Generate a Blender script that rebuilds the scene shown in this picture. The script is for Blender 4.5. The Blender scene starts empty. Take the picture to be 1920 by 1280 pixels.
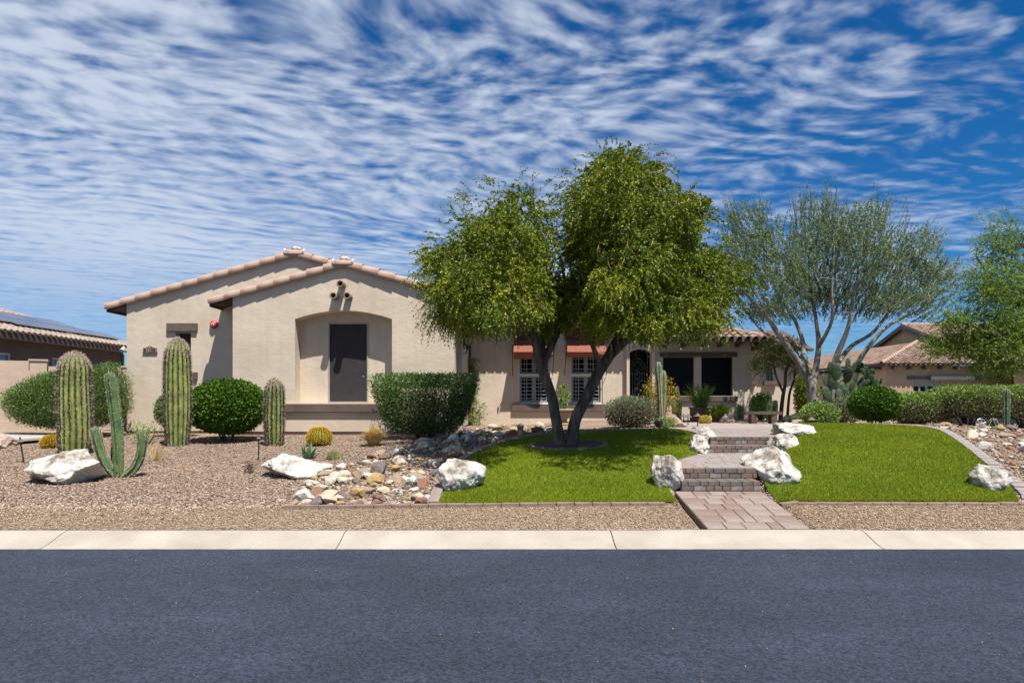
import bpy, bmesh, math, random
import numpy as np
from mathutils import Vector, Matrix, noise as mnoise

R = math.radians
random.seed(7)
rng = np.random.default_rng(7)
scene = bpy.context.scene
COL = scene.collection

# ------------------------------------------------------------------ camera
EYE = 1.67
cam_d = bpy.data.cameras.new('camera')
cam = bpy.data.objects.new('camera', cam_d)
COL.objects.link(cam)
cam.location = (0, 0, EYE)
cam.rotation_euler = (R(90), 0, 0)
cam_d.sensor_width = 36
cam_d.lens = 24
cam_d.shift_y = 105 / 1920
cam_d.clip_start = 0.1
cam_d.clip_end = 5000
scene.camera = cam

# ------------------------------------------------------------------ view, sun and sky
vs = scene.view_settings
vs.view_transform = 'Standard'
vs.look = 'None'
vs.gamma = 1
vs.exposure = 0.78
vs.use_curve_mapping = False
SUN = Vector((0.6, -1.0, 2.5)).normalized()      # direction towards the sun
EL = math.asin(SUN.z)
AZ = math.atan2(SUN.x, SUN.y)
sun_d = bpy.data.lights.new('sun', 'SUN')
sun_d.energy = 5.0
sun_d.angle = R(0.5)
sun_d.color = (1.0, 0.95, 0.87)
sun = bpy.data.objects.new('sun', sun_d)
COL.objects.link(sun)
sun.rotation_euler = SUN.to_track_quat('Z', 'Y').to_euler()
sun.location = (10, -15, 40)

world = bpy.data.worlds.new('World')
scene.world = world
world.use_nodes = True


def build_world():
    nt = world.node_tree
    nt.nodes.clear()
    N, L = nt.nodes.new, nt.links.new

    def math_(op, a, b=None, c=None):
        n = N('ShaderNodeMath'); n.operation = op
        for i, v in enumerate((a, b, c)):
            if v is None: continue
            if isinstance(v, (int, float)): n.inputs[i].default_value = v
            else: L(v, n.inputs[i])
        return n.outputs[0]
    out = N('ShaderNodeOutputWorld')
    bg = N('ShaderNodeBackground')
    bg.inputs['Strength'].default_value = 0.051
    sky = N('ShaderNodeTexSky')
    sky.sky_type = 'NISHITA'
    sky.sun_disc = False
    sky.sun_elevation = EL
    sky.sun_rotation = AZ
    sky.altitude = 700
    sky.air_density = 1.0
    sky.dust_density = 0.3
    sky.ozone_density = 3.0
    hs = N('ShaderNodeHueSaturation')
    hs.inputs['Saturation'].default_value = 1.12
    hs.inputs['Value'].default_value = 1.0
    tint = N('ShaderNodeVectorMath'); tint.operation = 'MULTIPLY'; tint.inputs[1].default_value = (.47, .80, 1.12)
    L(sky.outputs[0], tint.inputs[0])
    L(tint.outputs[0], hs.inputs['Color'])
    tc = N('ShaderNodeTexCoord')
    sep = N('ShaderNodeSeparateXYZ')
    L(tc.outputs['Generated'], sep.inputs[0])
    x, y, z = sep.outputs
    zz = math_('MAXIMUM', z, 0.03)
    px = math_('DIVIDE', x, zz)
    py = math_('DIVIDE', y, zz)
    com = N('ShaderNodeCombineXYZ')
    L(px, com.inputs[0]); L(py, com.inputs[1])
    # gentle warp of the whole cloud sheet
    w = N('ShaderNodeTexNoise'); w.inputs['Scale'].default_value = 0.55; w.inputs['Detail'].default_value = 3
    L(com.outputs[0], w.inputs['Vector'])
    sub = N('ShaderNodeVectorMath'); sub.operation = 'SUBTRACT'; sub.inputs[1].default_value = (.5, .5, .5)
    L(w.outputs['Color'], sub.inputs[0])
    scl = N('ShaderNodeVectorMath'); scl.operation = 'SCALE'; scl.inputs['Scale'].default_value = 1.1
    L(sub.outputs[0], scl.inputs[0])
    add = N('ShaderNodeVectorMath'); add.operation = 'ADD'
    L(com.outputs[0], add.inputs[0]); L(scl.outputs[0], add.inputs[1])

    def noise_(rotz, scale, detail, rough, k=1.0, dist=0.0):
        m = N('ShaderNodeMapping'); m.inputs['Rotation'].default_value = (0, 0, R(rotz))
        L(add.outputs[0], m.inputs['Vector'])
        m2 = N('ShaderNodeMapping'); m2.inputs['Scale'].default_value = scale
        L(m.outputs[0], m2.inputs['Vector'])
        n = N('ShaderNodeTexNoise'); n.inputs['Scale'].default_value = k; n.inputs['Detail'].default_value = detail
        n.inputs['Roughness'].default_value = rough; n.inputs['Distortion'].default_value = dist
        L(m2.outputs[0], n.inputs['Vector'])
        return n.outputs['Fac']
    cells = noise_(-30, (7.2, 8.4, 1), 3, .5)            # small puffs
    rolls = noise_(-24, (2.1, 8.2, 1), 3, .5)             # long ripples
    wisps = noise_(-30, (9, 15, 1), 5, .6)              # torn edges
    cover = noise_(0, (.5, .55, 1), 3, .5)               # thick and thin areas
    sel = N('ShaderNodeMapRange'); sel.inputs['From Min'].default_value = .20; sel.inputs['From Max'].default_value = .40
    L(z, sel.inputs['Value'])
    selm = N('ShaderNodeMix'); selm.data_type = 'FLOAT'
    L(sel.outputs[0], selm.inputs['Factor'])
    selm.inputs['A'].default_value = .60; selm.inputs['B'].default_value = .08
    mixn = N('ShaderNodeMix'); mixn.data_type = 'FLOAT'
    L(selm.outputs[0], mixn.inputs['Factor']); L(cells, mixn.inputs['A']); L(rolls, mixn.inputs['B'])
    v = math_('MULTIPLY', mixn.outputs[0], 2.3)
    wr = N('ShaderNodeMapping'); wr.inputs['Rotation'].default_value = (0, 0, R(-26))
    L(add.outputs[0], wr.inputs['Vector'])
    wv = N('ShaderNodeTexWave'); wv.wave_type = 'BANDS'; wv.bands_direction = 'Y'
    wv.inputs['Scale'].default_value = 2.3; wv.inputs['Distortion'].default_value = 2.2
    wv.inputs['Detail'].default_value = 2; wv.inputs['Detail Scale'].default_value = 2.6
    L(wr.outputs[0], wv.inputs['Vector'])
    v = math_('MULTIPLY_ADD', math_('SUBTRACT', wv.outputs['Fac'], .5), 0.11, v)
    v = math_('MULTIPLY_ADD', wisps, 0.55, v)
    v = math_('MULTIPLY_ADD', math_('SUBTRACT', cover, .5), 1.25, v)
    v = math_('ADD', v, .375)
    v = math_('MULTIPLY_ADD', math_('SUBTRACT', z, .3), -.55, v)
    v = math_('MULTIPLY_ADD', x, -0.58, v)
    mr = N('ShaderNodeMapRange'); mr.interpolation_type = 'SMOOTHSTEP'
    mr.inputs['From Min'].default_value = 1.24
    mr.inputs['From Max'].default_value = 2.44
    L(v, mr.inputs['Value'])
    # the sheet thins out just above the horizon
    hz = N('ShaderNodeMapRange'); hz.inputs['From Min'].default_value = 0.05; hz.inputs['From Max'].default_value = 0.2
    hz.inputs['To Min'].default_value = 0.3
    L(z, hz.inputs['Value'])
    fac = math_('MULTIPLY', mr.outputs[0], hz.outputs[0])
    fac = math_('MULTIPLY', fac, 0.86)
    mix = N('ShaderNodeMix'); mix.data_type = 'RGBA'
    L(fac, mix.inputs['Factor'])
    L(hs.outputs[0], mix.inputs['A'])
    mix.inputs['B'].default_value = (7.6, 8.5, 10.0, 1)
    L(mix.outputs['Result'], bg.inputs['Color'])
    L(bg.outputs[0], out.inputs[0])


build_world()

# ------------------------------------------------------------------ materials
MATS = {}


def nodes_of(name):
    m = bpy.data.materials.new(name)
    m.use_nodes = True
    nt = m.node_tree
    return m, nt, nt.nodes['Principled BSDF'], nt.nodes['Material Output']


def ramp(nt, stops):
    r = nt.nodes.new('ShaderNodeValToRGB')
    el = r.color_ramp.elements
    while len(el) < len(stops): el.new(0.5)
    for e, (p, c) in zip(el, stops):
        e.position = p
        e.color = (*c, 1)
    return r


def mat(name, c1, c2=None, scale=4, rough=0.85, bump=0.0, bscale=60, detail=5, spec=0.3, lo=.35, hi=.65,
        c3=None, fine=0.0, metallic=0.0, coord='Object', bdist=0.01, stretch=None):
    if name in MATS: return MATS[name]
    m, nt, p, out = nodes_of(name)
    N, L = nt.nodes.new, nt.links.new
    tc = N('ShaderNodeTexCoord')
    vec = tc.outputs[coord]
    if stretch:
        mp = N('ShaderNodeMapping'); mp.inputs['Scale'].default_value = stretch
        L(vec, mp.inputs['Vector']); vec = mp.outputs[0]
    if c2 is None: c2 = tuple(min(1, c * 1.15) for c in c1)
    n = N('ShaderNodeTexNoise'); n.inputs['Scale'].default_value = scale; n.inputs['Detail'].default_value = detail
    n.inputs['Roughness'].default_value = 0.6
    L(vec, n.inputs['Vector'])
    st = [(lo, c1), (hi, c2)] if c3 is None else [(lo, c1), ((lo + hi) / 2, c2), (hi, c3)]
    r = ramp(nt, st)
    L(n.outputs['Fac'], r.inputs['Fac'])
    col = r.outputs['Color']
    if fine:
        f = N('ShaderNodeTexNoise'); f.inputs['Scale'].default_value = bscale; f.inputs['Detail'].default_value = 3
        L(vec, f.inputs['Vector'])
        mr = N('ShaderNodeMapRange'); mr.inputs['From Min'].default_value = .3; mr.inputs['From Max'].default_value = .7
        mr.inputs['To Min'].default_value = 1 - fine; mr.inputs['To Max'].default_value = 1 + fine
        L(f.outputs['Fac'], mr.inputs['Value'])
        mu = N('ShaderNodeVectorMath'); mu.operation = 'SCALE'
        L(col, mu.inputs[0]); L(mr.outputs[0], mu.inputs['Scale'])
        col = mu.outputs[0]
    L(col, p.inputs['Base Color'])
    p.inputs['Roughness'].default_value = rough
    p.inputs['Specular IOR Level'].default_value = spec
    p.inputs['Metallic'].default_value = metallic
    if bump:
        b = N('ShaderNodeTexNoise'); b.inputs['Scale'].default_value = bscale; b.inputs['Detail'].default_value = 4
        L(vec, b.inputs['Vector'])
        bp = N('ShaderNodeBump'); bp.inputs['Strength'].default_value = bump; bp.inputs['Distance'].default_value = bdist
        L(b.outputs['Fac'], bp.inputs['Height']); L(bp.outputs[0], p.inputs['Normal'])
    MATS[name] = m
    return m


def leafmat(name, stops, trans=0.3, rough=0.5, spec=0.3):
    """foliage: natural leaf-to-leaf colour difference comes from a per-leaf number"""
    if name in MATS: return MATS[name]
    m, nt, p, out = nodes_of(name)
    N, L = nt.nodes.new, nt.links.new
    a = N('ShaderNodeAttribute'); a.attribute_name = 'tint'
    k = len(stops) - 1
    r = ramp(nt, [(i / max(1, k), c) for i, c in enumerate(stops)])
    L(a.outputs['Fac'], r.inputs['Fac'])
    L(r.outputs[0], p.inputs['Base Color'])
    p.inputs['Roughness'].default_value = rough
    p.inputs['Specular IOR Level'].default_value = spec
    if trans:
        t = N('ShaderNodeBsdfTranslucent')
        L(r.outputs[0], t.inputs['Color'])
        mx = N('ShaderNodeMixShader'); mx.inputs[0].default_value = trans
        L(p.outputs[0], mx.inputs[1]); L(t.outputs[0], mx.inputs[2])
        L(mx.outputs[0], out.inputs['Surface'])
    MATS[name] = m
    return m


def stucco(name, c1, c2):
    if name in MATS: return MATS[name]
    m, nt, p, out = nodes_of(name)
    N, L = nt.nodes.new, nt.links.new
    tc = N('ShaderNodeTexCoord')
    n = N('ShaderNodeTexNoise'); n.inputs['Scale'].default_value = 0.9; n.inputs['Detail'].default_value = 6
    n.inputs['Roughness'].default_value = 0.65
    L(tc.outputs['Object'], n.inputs['Vector'])
    r = ramp(nt, [(.35, c1), (.65, c2)])
    L(n.outputs['Fac'], r.inputs['Fac'])
    # faint vertical run-off streaks
    mp = N('ShaderNodeMapping'); mp.inputs['Scale'].default_value = (5, 5, .25)
    L(tc.outputs['Object'], mp.inputs['Vector'])
    s = N('ShaderNodeTexNoise'); s.inputs['Scale'].default_value = 1.2; s.inputs['Detail'].default_value = 5
    L(mp.outputs[0], s.inputs['Vector'])
    mr = N('ShaderNodeMapRange'); mr.inputs['From Min'].default_value = .3; mr.inputs['From Max'].default_value = .75
    mr.inputs['To Min'].default_value = 1.03; mr.inputs['To Max'].default_value = .94
    L(s.outputs['Fac'], mr.inputs['Value'])
    mu = N('ShaderNodeVectorMath'); mu.operation = 'SCALE'
    L(r.outputs[0], mu.inputs[0]); L(mr.outputs[0], mu.inputs['Scale'])
    L(mu.outputs[0], p.inputs['Base Color'])
    p.inputs['Roughness'].default_value = .92
    p.inputs['Specular IOR Level'].default_value = .15
    b1 = N('ShaderNodeTexNoise'); b1.inputs['Scale'].default_value = 5; b1.inputs['Detail'].default_value = 8
    b1.inputs['Roughness'].default_value = .6
    mp2 = N('ShaderNodeMapping'); mp2.inputs['Scale'].default_value = (1, 1, 1.15)
    L(tc.outputs['Object'], mp2.inputs['Vector']); L(mp2.outputs[0], b1.inputs['Vector'])
    bp = N('ShaderNodeBump'); bp.inputs['Strength'].default_value = .38; bp.inputs['Distance'].default_value = .03
    L(b1.outputs['Fac'], bp.inputs['Height']); L(bp.outputs[0], p.inputs['Normal'])
    MATS[name] = m
    return m


def hexc(r, g, b):
    f = lambda v: ((v / 255 + .055) / 1.055) ** 2.4 if v > 10 else v / 255 / 12.92
    return (f(r), f(g), f(b))


M_WALL = stucco('stucco_tan', (.50, .42, .33), (.585, .495, .395))
M_STEM = stucco('stucco_stem', (.25, .19, .145), (.29, .225, .175))
M_NWALL = stucco('stucco_brown', (.11, .09, .075), (.14, .115, .095))
M_RWALL = stucco('stucco_gold', (.33, .25, .165), (.38, .29, .195))
M_BLOCK = stucco('stucco_block', (.42, .33, .255), (.48, .38, .295))
M_WOOD = mat('dark_beam', (0.068, 0.0496, 0.04), (0.104, 0.0776, 0.064), 3, .8, .4, 30, stretch=(1, 1, 6))
M_SILL = mat('foam_sill', (0.0918, 0.06854, 0.0563), (0.1224, 0.09486, 0.07956), 3, .9, .3, 50)
M_TILE = mat('clay_tile', (0.2604, 0.1643, 0.124), (0.341, 0.2294, 0.1767), 3, .9, .4, 60, fine=.12, c3=(0.3844, 0.279, 0.2232))
M_TILEF = mat('clay_tile_weathered', (0.1716, 0.1122, 0.0858), (0.2772, 0.1914, 0.1452), 2.2, .9, .4, 50, fine=.2, c3=(0.363, 0.2772, 0.2178))
M_MORTAR = mat('mortar', (0.4092, 0.3844, 0.3596), (0.4836, 0.465, 0.4402), 8, .95, .5, 60)
M_IRON = mat('black_iron', (.012, .011, .011), (.02, .019, .018), 8, .45, spec=.5)
M_GLASSDARK = mat('dark_glass', (.006, .006, .007), (.009, .009, .009), 2, .25, spec=.06)
M_SCREEN = mat('sun_screen', (.030, .027, .030), (.038, .034, .036), 6, .75, .15, 400, spec=.25)
M_FRAME = mat('tan_frame', (.30, .265, .225), (.34, .30, .26), 5, .6)
M_SASH = mat('vinyl_white', (.55, .52, .47), (.6, .57, .52), 5, .5)
M_SHUT = mat('shutter_teal', (.17, .23, .225), (.20, .26, .25), 5, .5)
M_SHUTIN = mat('shutter_slat', (.34, .38, .36), (.4, .44, .42), 5, .5)
M_AWN = mat('awning_canvas', (0.198, 0.06525, 0.04275), (0.225, 0.07875, 0.054), 6, .85, .25, 200)
M_AWND = mat('awning_cover', (.06, .025, .02), (.08, .035, .028), 6, .85)
M_CONC = mat('kerb_concrete', (0.2724, 0.2396, 0.1972), (0.3761, 0.3395, 0.2926), 1.3, .9, .25, 90, fine=.07, lo=.3, hi=.7)
M_CONC2 = mat('drive_concrete', (0.3224, 0.3038, 0.279), (0.372, 0.3534, 0.3286), 1.5, .9, .2, 90, fine=.06)
M_BOUL = mat('boulder_granite', (0.162, 0.1296, 0.1026), (0.4625, 0.4312, 0.3875), 3.2, .95, .9, 22, fine=.16, c3=(0.5124, 0.4938, 0.4625), bdist=.03)
M_BRICK = mat('edging_brick', (0.1782, 0.1221, 0.0924), (0.2376, 0.1683, 0.132), 5, .9, .4, 60, fine=.15)
M_PAVE = mat('paver_tan', (0.198, 0.15, 0.129), (0.258, 0.207, 0.183), 3, .9, .4, 70, fine=.12)
M_PAVE2 = mat('paver_rose', (0.1656, 0.1159, 0.0966), (0.2153, 0.1573, 0.1352), 3, .9, .4, 70, fine=.12)
M_PAVE3 = mat('paver_grey', (0.21, 0.186, 0.174), (0.27, 0.246, 0.231), 3, .9, .4, 70, fine=.12)
M_STEPA = mat('step_brown', (0.12, 0.084, 0.068), (0.184, 0.132, 0.108), 5, .9, .4, 60, fine=.2)
M_STEPB = mat('step_charcoal', (0.088, 0.072, 0.0656), (0.152, 0.128, 0.116), 5, .9, .4, 60, fine=.2)
M_STEPC = mat('step_efflorescent', (0.135, 0.1125, 0.105), (0.255, 0.2325, 0.225), 7, .9, .4, 60, fine=.15)
M_JOINT = mat('joint_sand', (0.12, 0.093, 0.072), (0.162, 0.126, 0.099), 20, .95)
M_SOIL = mat('soil_dark', (.06, .045, .033), (.10, .075, .055), 12, .95, .6, 40)
M_BARK = mat('bark_dark', (0.05031, 0.04025, 0.0345), (0.1509, 0.1222, 0.1035), 7, .95, 1.0, 13, bdist=.06, stretch=(1, 1, .22), fine=.5)
M_BARKG = mat('bark_pale', (0.1172, 0.1046, 0.09207), (0.2846, 0.2678, 0.2385), 6, .9, .7, 30, stretch=(1, 1, .3), fine=.2)
M_TWIG = mat('twig_brown', (.07, .05, .035), (.13, .095, .07), 8, .9)
M_WHITE = mat('white_plastic', (0.42, 0.42, 0.42), (0.455, 0.455, 0.455), 5, .4)
M_RED = mat('alarm_red', (.42, .012, .018), (.5, .02, .025), 5, .35, spec=.5)
M_TERRA = mat('planter_brown', (.10, .062, .045), (.15, .095, .07), 6, .8, .2, 60)
M_BOWL = mat('planter_sandstone', (0.28, 0.196, 0.126), (0.35, 0.259, 0.175), 5, .85, .3, 60)
M_PLAQ = mat('plaque_bronze', (.16, .115, .085), (.27, .20, .155), 25, .7, .4, 60)
M_BENCH = mat('bench_stone', (0.077, 0.05225, 0.0385), (0.121, 0.08525, 0.066), 7, .9, .5, 50, fine=.2)
M_PIPE = mat('clay_pipe', (.20, .145, .11), (.27, .20, .155), 6, .9, .2, 60)

# ------------------------------------------------------------------ object helpers


def V(px, py, d):
    """photograph position and a measured distance -> place in the scene (metres)"""
    return Vector(((px - 960) * d / 1280, d, EYE - (py - 745) * d / 1280))


def XW(px, d): return (px - 960) * d / 1280
def ZW(py, d): return EYE - (py - 745) * d / 1280


def tag(o, label=None, cat=None, group=None, kind=None):
    if label: o['label'] = label
    if cat: o['category'] = cat
    if group: o['group'] = group
    if kind: o['kind'] = kind
    return o


def thing(name, label, cat, loc=(0, 0, 0), group=None, rz=0):
    o = bpy.data.objects.new(name, None)
    o.empty_display_size = .1
    o.location = loc
    o.rotation_euler = (0, 0, rz)
    COL.objects.link(o)
    return tag(o, label, cat, group)


def world_at(o):
    if o.parent is None: return o.location.copy()
    return world_at(o.parent) + o.matrix_parent_inverse.translation + o.location


def link(o, parent=None, local=False):
    COL.objects.link(o)
    if parent is not None:
        o.parent = parent
        if not local: o.matrix_parent_inverse = Matrix.Translation(-world_at(parent))
    return o


def nmesh(name, verts, faces, m, parent=None, smooth=False, tint=None, local=False, hidden=False):
    """one mesh object from arrays; faces all of one size or a list"""
    me = bpy.data.meshes.new(name)
    if isinstance(faces, np.ndarray):
        v = np.asarray(verts, dtype=np.float32)
        k = faces.shape[1]
        me.vertices.add(len(v)); me.vertices.foreach_set('co', v.ravel())
        me.loops.add(faces.size); me.loops.foreach_set('vertex_index', faces.astype(np.int32).ravel())
        me.polygons.add(len(faces))
        me.polygons.foreach_set('loop_start', np.arange(0, faces.size, k, dtype=np.int32))
        me.polygons.foreach_set('loop_total', np.full(len(faces), k, dtype=np.int32))
        me.update(calc_edges=True)
        nf = len(faces)
    else:
        me.from_pydata([tuple(v) for v in verts], [], faces)
        me.update()
        nf = len(me.polygons)
    if tint is not None:
        a = me.attributes.new('tint', 'FLOAT', 'FACE')
        a.data.foreach_set('value', np.asarray(tint, dtype=np.float32))
    if smooth:
        me.polygons.foreach_set('use_smooth', np.ones(nf, dtype=bool))
    if m is not None: me.materials.append(m)
    o = bpy.data.objects.new(name, me)
    return link(o, parent, local)


def bobj(name, bm, m, parent=None, smooth=False, local=False):
    me = bpy.data.meshes.new(name)
    bm.normal_update()
    bm.to_mesh(me); bm.free()
    if smooth: me.polygons.foreach_set('use_smooth', np.ones(len(me.polygons), dtype=bool))
    me.materials.append(m)
    return link(bpy.data.objects.new(name, me), parent, local)


def add_box(bm, a, b, bevel=0.0):
    a = Vector(a); b = Vector(b)
    mtx = Matrix.Translation((a + b) / 2) @ Matrix.Diagonal((*[abs(b[i] - a[i]) for i in range(3)], 1))
    r = bmesh.ops.create_cube(bm, size=1, matrix=mtx)
    if bevel:
        es = list({e for v in r['verts'] for e in v.link_edges})
        bmesh.ops.bevel(bm, geom=es, offset=bevel, segments=2, profile=.6, affect='EDGES')


def box(name, a, b, m, parent=None, bevel=0.0, local=False):
    bm = bmesh.new(); add_box(bm, a, b, bevel)
    return bobj(name, bm, m, parent, local=local)


def tube_data(path, radii, sides=7, cap=True):
    pts = [Vector(p) for p in path]
    n = len(pts)
    vs_, fs = [], []
    prev = None
    for i, p in enumerate(pts):
        t = (pts[min(i + 1, n - 1)] - pts[max(i - 1, 0)])
        if t.length < 1e-9: t = Vector((0, 0, 1))
        t.normalize()
        if prev is None:
            u = t.orthogonal().normalized()
        else:
            u = prev - t * prev.dot(t)
            u = u.normalized() if u.length > 1e-6 else t.orthogonal().normalized()
        prev = u
        w = t.cross(u)
        for k in range(sides):
            a = 2 * math.pi * k / sides
            vs_.append(p + (u * math.cos(a) + w * math.sin(a)) * radii[i])
    for i in range(n - 1):
        for k in range(sides):
            k2 = (k + 1) % sides
            fs.append((i * sides + k, i * sides + k2, (i + 1) * sides + k2, (i + 1) * sides + k))
    if cap:
        fs.append(tuple(range(sides - 1, -1, -1)))
        fs.append(tuple((n - 1) * sides + k for k in range(sides)))
    return vs_, fs


class Build:
    """collects several shapes that belong to ONE part"""
    def __init__(s): s.v = []; s.f = []

    def add(s, vs_, fs):
        o = len(s.v)
        s.v += [tuple(v) for v in vs_]
        s.f += [tuple(i + o for i in f) for f in fs]
        return s

    def tube(s, path, radii, sides=7, cap=True):
        if not hasattr(radii, '__len__'): radii = [radii] * len(path)
        return s.add(*tube_data(path, radii, sides, cap))

    def box(s, a, b):
        (x0, y0, z0), (x1, y1, z1) = a, b
        return s.add([(x0, y0, z0), (x1, y0, z0), (x1, y1, z0), (x0, y1, z0), (x0, y0, z1), (x1, y0, z1), (x1, y1, z1), (x0, y1, z1)],
                     [(3, 2, 1, 0), (4, 5, 6, 7), (0, 1, 5, 4), (1, 2, 6, 5), (2, 3, 7, 6), (3, 0, 4, 7)])

    def lathe(s, c, prof, sides=16):
        c = Vector(c)
        vs_ = []; fs = []
        for (r, z) in prof:
            for k in range(sides):
                a = 2 * math.pi * k / sides
                vs_.append(c + Vector((r * math.cos(a), r * math.sin(a), z)))
        for i in range(len(prof) - 1):
            for k in range(sides):
                k2 = (k + 1) % sides
                fs.append((i * sides + k, i * sides + k2, (i + 1) * sides + k2, (i + 1) * sides + k))
        fs.append(tuple(range(sides - 1, -1, -1)))
        fs.append(tuple((len(prof) - 1) * sides + k for k in range(sides)))
        return s.add(vs_, fs)

    def obj(s, name, m, parent=None, smooth=False, local=False):
        return nmesh(name, s.v, s.f, m, parent, smooth, local=local)


def wall_mesh(name, outer, holes, m, y0, y1, parent, axis='y'):
    """a wall slab with real openings; outline in (x, z); front face at y0"""
    bm = bmesh.new()
    loops = []
    for lp in [outer] + holes:
        vs_ = [bm.verts.new((p[0], y0, p[1])) for p in lp]
        es = [bm.edges.new((vs_[i], vs_[(i + 1) % len(vs_)])) for i in range(len(vs_))]
        loops.append(vs_)
    bmesh.ops.triangle_fill(bm, use_beauty=True, use_dissolve=False, edges=bm.edges[:])
    faces = bm.faces[:]
    bmesh.ops.recalc_face_normals(bm, faces=faces)
    for f in faces:
        if f.normal.y > 0: f.normal_flip()
    back = {}
    for lp in loops:
        for v in lp: back[v] = bm.verts.new((v.co.x, y1, v.co.z))
    for f in faces: bm.faces.new([back[v] for v in reversed(f.verts)])
    for lp in loops:
        for i in range(len(lp)):
            a, b = lp[i], lp[(i + 1) % len(lp)]
            bm.faces.new((a, back[a], back[b], b))
    bmesh.ops.recalc_face_normals(bm, faces=bm.faces[:])
    if axis == 'x':
        for v in bm.verts: v.co = Vector((v.co.y, v.co.x, v.co.z))
        bmesh.ops.recalc_face_normals(bm, faces=bm.faces[:])
    return bobj(name, bm, m, parent)


# ------------------------------------------------------------------ the lie of the land
TX = [-60, -14, -8, -4.5, -2, .5, 2, 3.5, 5.5, 8, 10.5, 14, 60]
TY = [8.0, 9.05, 11, 13, 15, 17, 19, 23, 28, 45, 90]
_lf = [.12, .19, .31, .44, .57, .68, .73, .75, .70, .4, .3]
TZ = [_lf, _lf, _lf, _lf,
      [.12, .22, .38, .56, .67, .71, .72, .72, .7, .4, .3],
      [.12, .25, .50, .73, .83, .82, .78, .74, .7, .4, .3],
      [.12, .26, .52, .75, .85, .87, .87, .88, .85, .5, .3],
      [.12, .27, .56, .80, .91, .91, .90, .90, .9, .5, .3],
      [.12, .26, .62, .93, 1.03, .96, .90, .90, .9, .5, .3],
      [.12, .25, .62, .90, 1.04, 1.02, 1.0, .95, .7, .3, .3],
      [.12, .24, .50, .75, .93, .97, 1.0, .8, .4, .25, .3],
      [.12, .22, .45, .65, .80, .86, .8, .45, .3, .25, .3],
      [.12, .2, .35, .45, .5, .45, .4, .35, .3, .25, .3]]
GX0, GX1, GY0, GY1, GS = -20.0, 20.0, 8.0, 46.0, 0.1
_xs = np.arange(GX0, GX1 + 1e-6, GS); _ys = np.arange(GY0, GY1 + 1e-6, GS)
_tmp = np.array([np.interp(_ys, TY, row) for row in TZ])
_tab = np.array([np.interp(_xs, TX, _tmp[:, j]) for j in range(len(_ys))]).T


def _smooth(a, k):
    for ax in (0, 1):
        pad = [(0, 0), (0, 0)]; pad[ax] = (k, k)
        p = np.pad(a, pad, mode='reflect', reflect_type='odd')
        c = np.cumsum(p, axis=ax)
        z0 = np.zeros_like(np.take(c, [0], axis=ax))
        c = np.concatenate([z0, c], axis=ax)
        n = a.shape[ax]
        hi = np.take(c, np.arange(2 * k + 1, 2 * k + 1 + n), axis=ax)
        lo = np.take(c, np.arange(0, n), axis=ax)
        a = (hi - lo) / (2 * k + 1)
    return a


for _ in range(2): _tab = _smooth(_tab, 5)
# the walk: centre line, half width and level
PY_ = [8.0, 9.5, 9.86, 10.7, 12.5, 13.0, 16.5, 17.2]
PC_ = [2.91, 2.88, 2.98, 3.2, 4.17, 4.43, 5.25, 5.4]
PW_ = [.60, .56, .55, .60, .60, .62, .85, .95]
PZ_ = [.13, .37, .51, .64, .66, .78, .92, .925]
_X, _Y = np.meshgrid(_xs, _ys, indexing='ij')
_c = np.interp(_Y, PY_, PC_); _w = np.interp(_Y, PY_, PW_); _z = np.interp(_Y, PY_, PZ_)
_d = np.abs(_X - _c) - _w
_t = np.clip(_d / .7, 0, 1); _t = _t * _t * (3 - 2 * _t)
_in = _Y < 17.2
_zp = np.where(_d < 0.04, _z - .16, _z - .03)
_tab = np.where(_in & (_d < .7), np.where(_d < .04, _zp, (_z - .03) * (1 - _t) + _tab * _t), _tab)
# patio level
_pat = (_X > 3.9) & (_X < 9.4) & (_Y > 16.6) & (_Y < 20.6)
_tab = np.where(_pat, np.minimum(_tab, .87), _tab)


def gz(x, y):
    x = np.asarray(x, float); y = np.asarray(y, float)
    fx = np.clip((x - GX0) / GS, 0, len(_xs) - 1.001); fy = np.clip((y - GY0) / GS, 0, len(_ys) - 1.001)
    i = fx.astype(int); j = fy.astype(int); u = fx - i; v = fy - j
    return (_tab[i, j] * (1 - u) * (1 - v) + _tab[i + 1, j] * u * (1 - v) + _tab[i, j + 1] * (1 - u) * v + _tab[i + 1, j + 1] * u * v)


def G(x, y): return float(gz(x, y))


def inside(poly, x, y):
    x = np.asarray(x); y = np.asarray(y)
    c = np.zeros(x.shape, bool)
    n = len(poly)
    for i in range(n):
        x0, y0 = poly[i]; x1, y1 = poly[(i + 1) % n]
        cond = (y0 > y) != (y1 > y)
        with np.errstate(divide='ignore', invalid='ignore'):
            xi = (x1 - x0) * (y - y0) / (y1 - y0 + 1e-12) + x0
        c ^= cond & (x < xi)
    return c


def catmull(pts, n=6, closed=False):
    out = []
    P = [Vector((*p, 0)) if len(p) == 2 else Vector(p) for p in pts]
    m = len(P)
    for i in range(m if closed else m - 1):
        if closed: p0, p1, p2, p3 = P[(i - 1) % m], P[i], P[(i + 1) % m], P[(i + 2) % m]
        else: p0, p1, p2, p3 = P[max(i - 1, 0)], P[i], P[i + 1], P[min(i + 2, m - 1)]
        for k in range(n):
            t = k / n
            out.append(.5 * ((2 * p1) + (-p0 + p2) * t + (2 * p0 - 5 * p1 + 4 * p2 - p3) * t * t + (-p0 + 3 * p1 - 3 * p2 + p3) * t ** 3))
    if not closed: out.append(P[-1])
    return out


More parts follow.
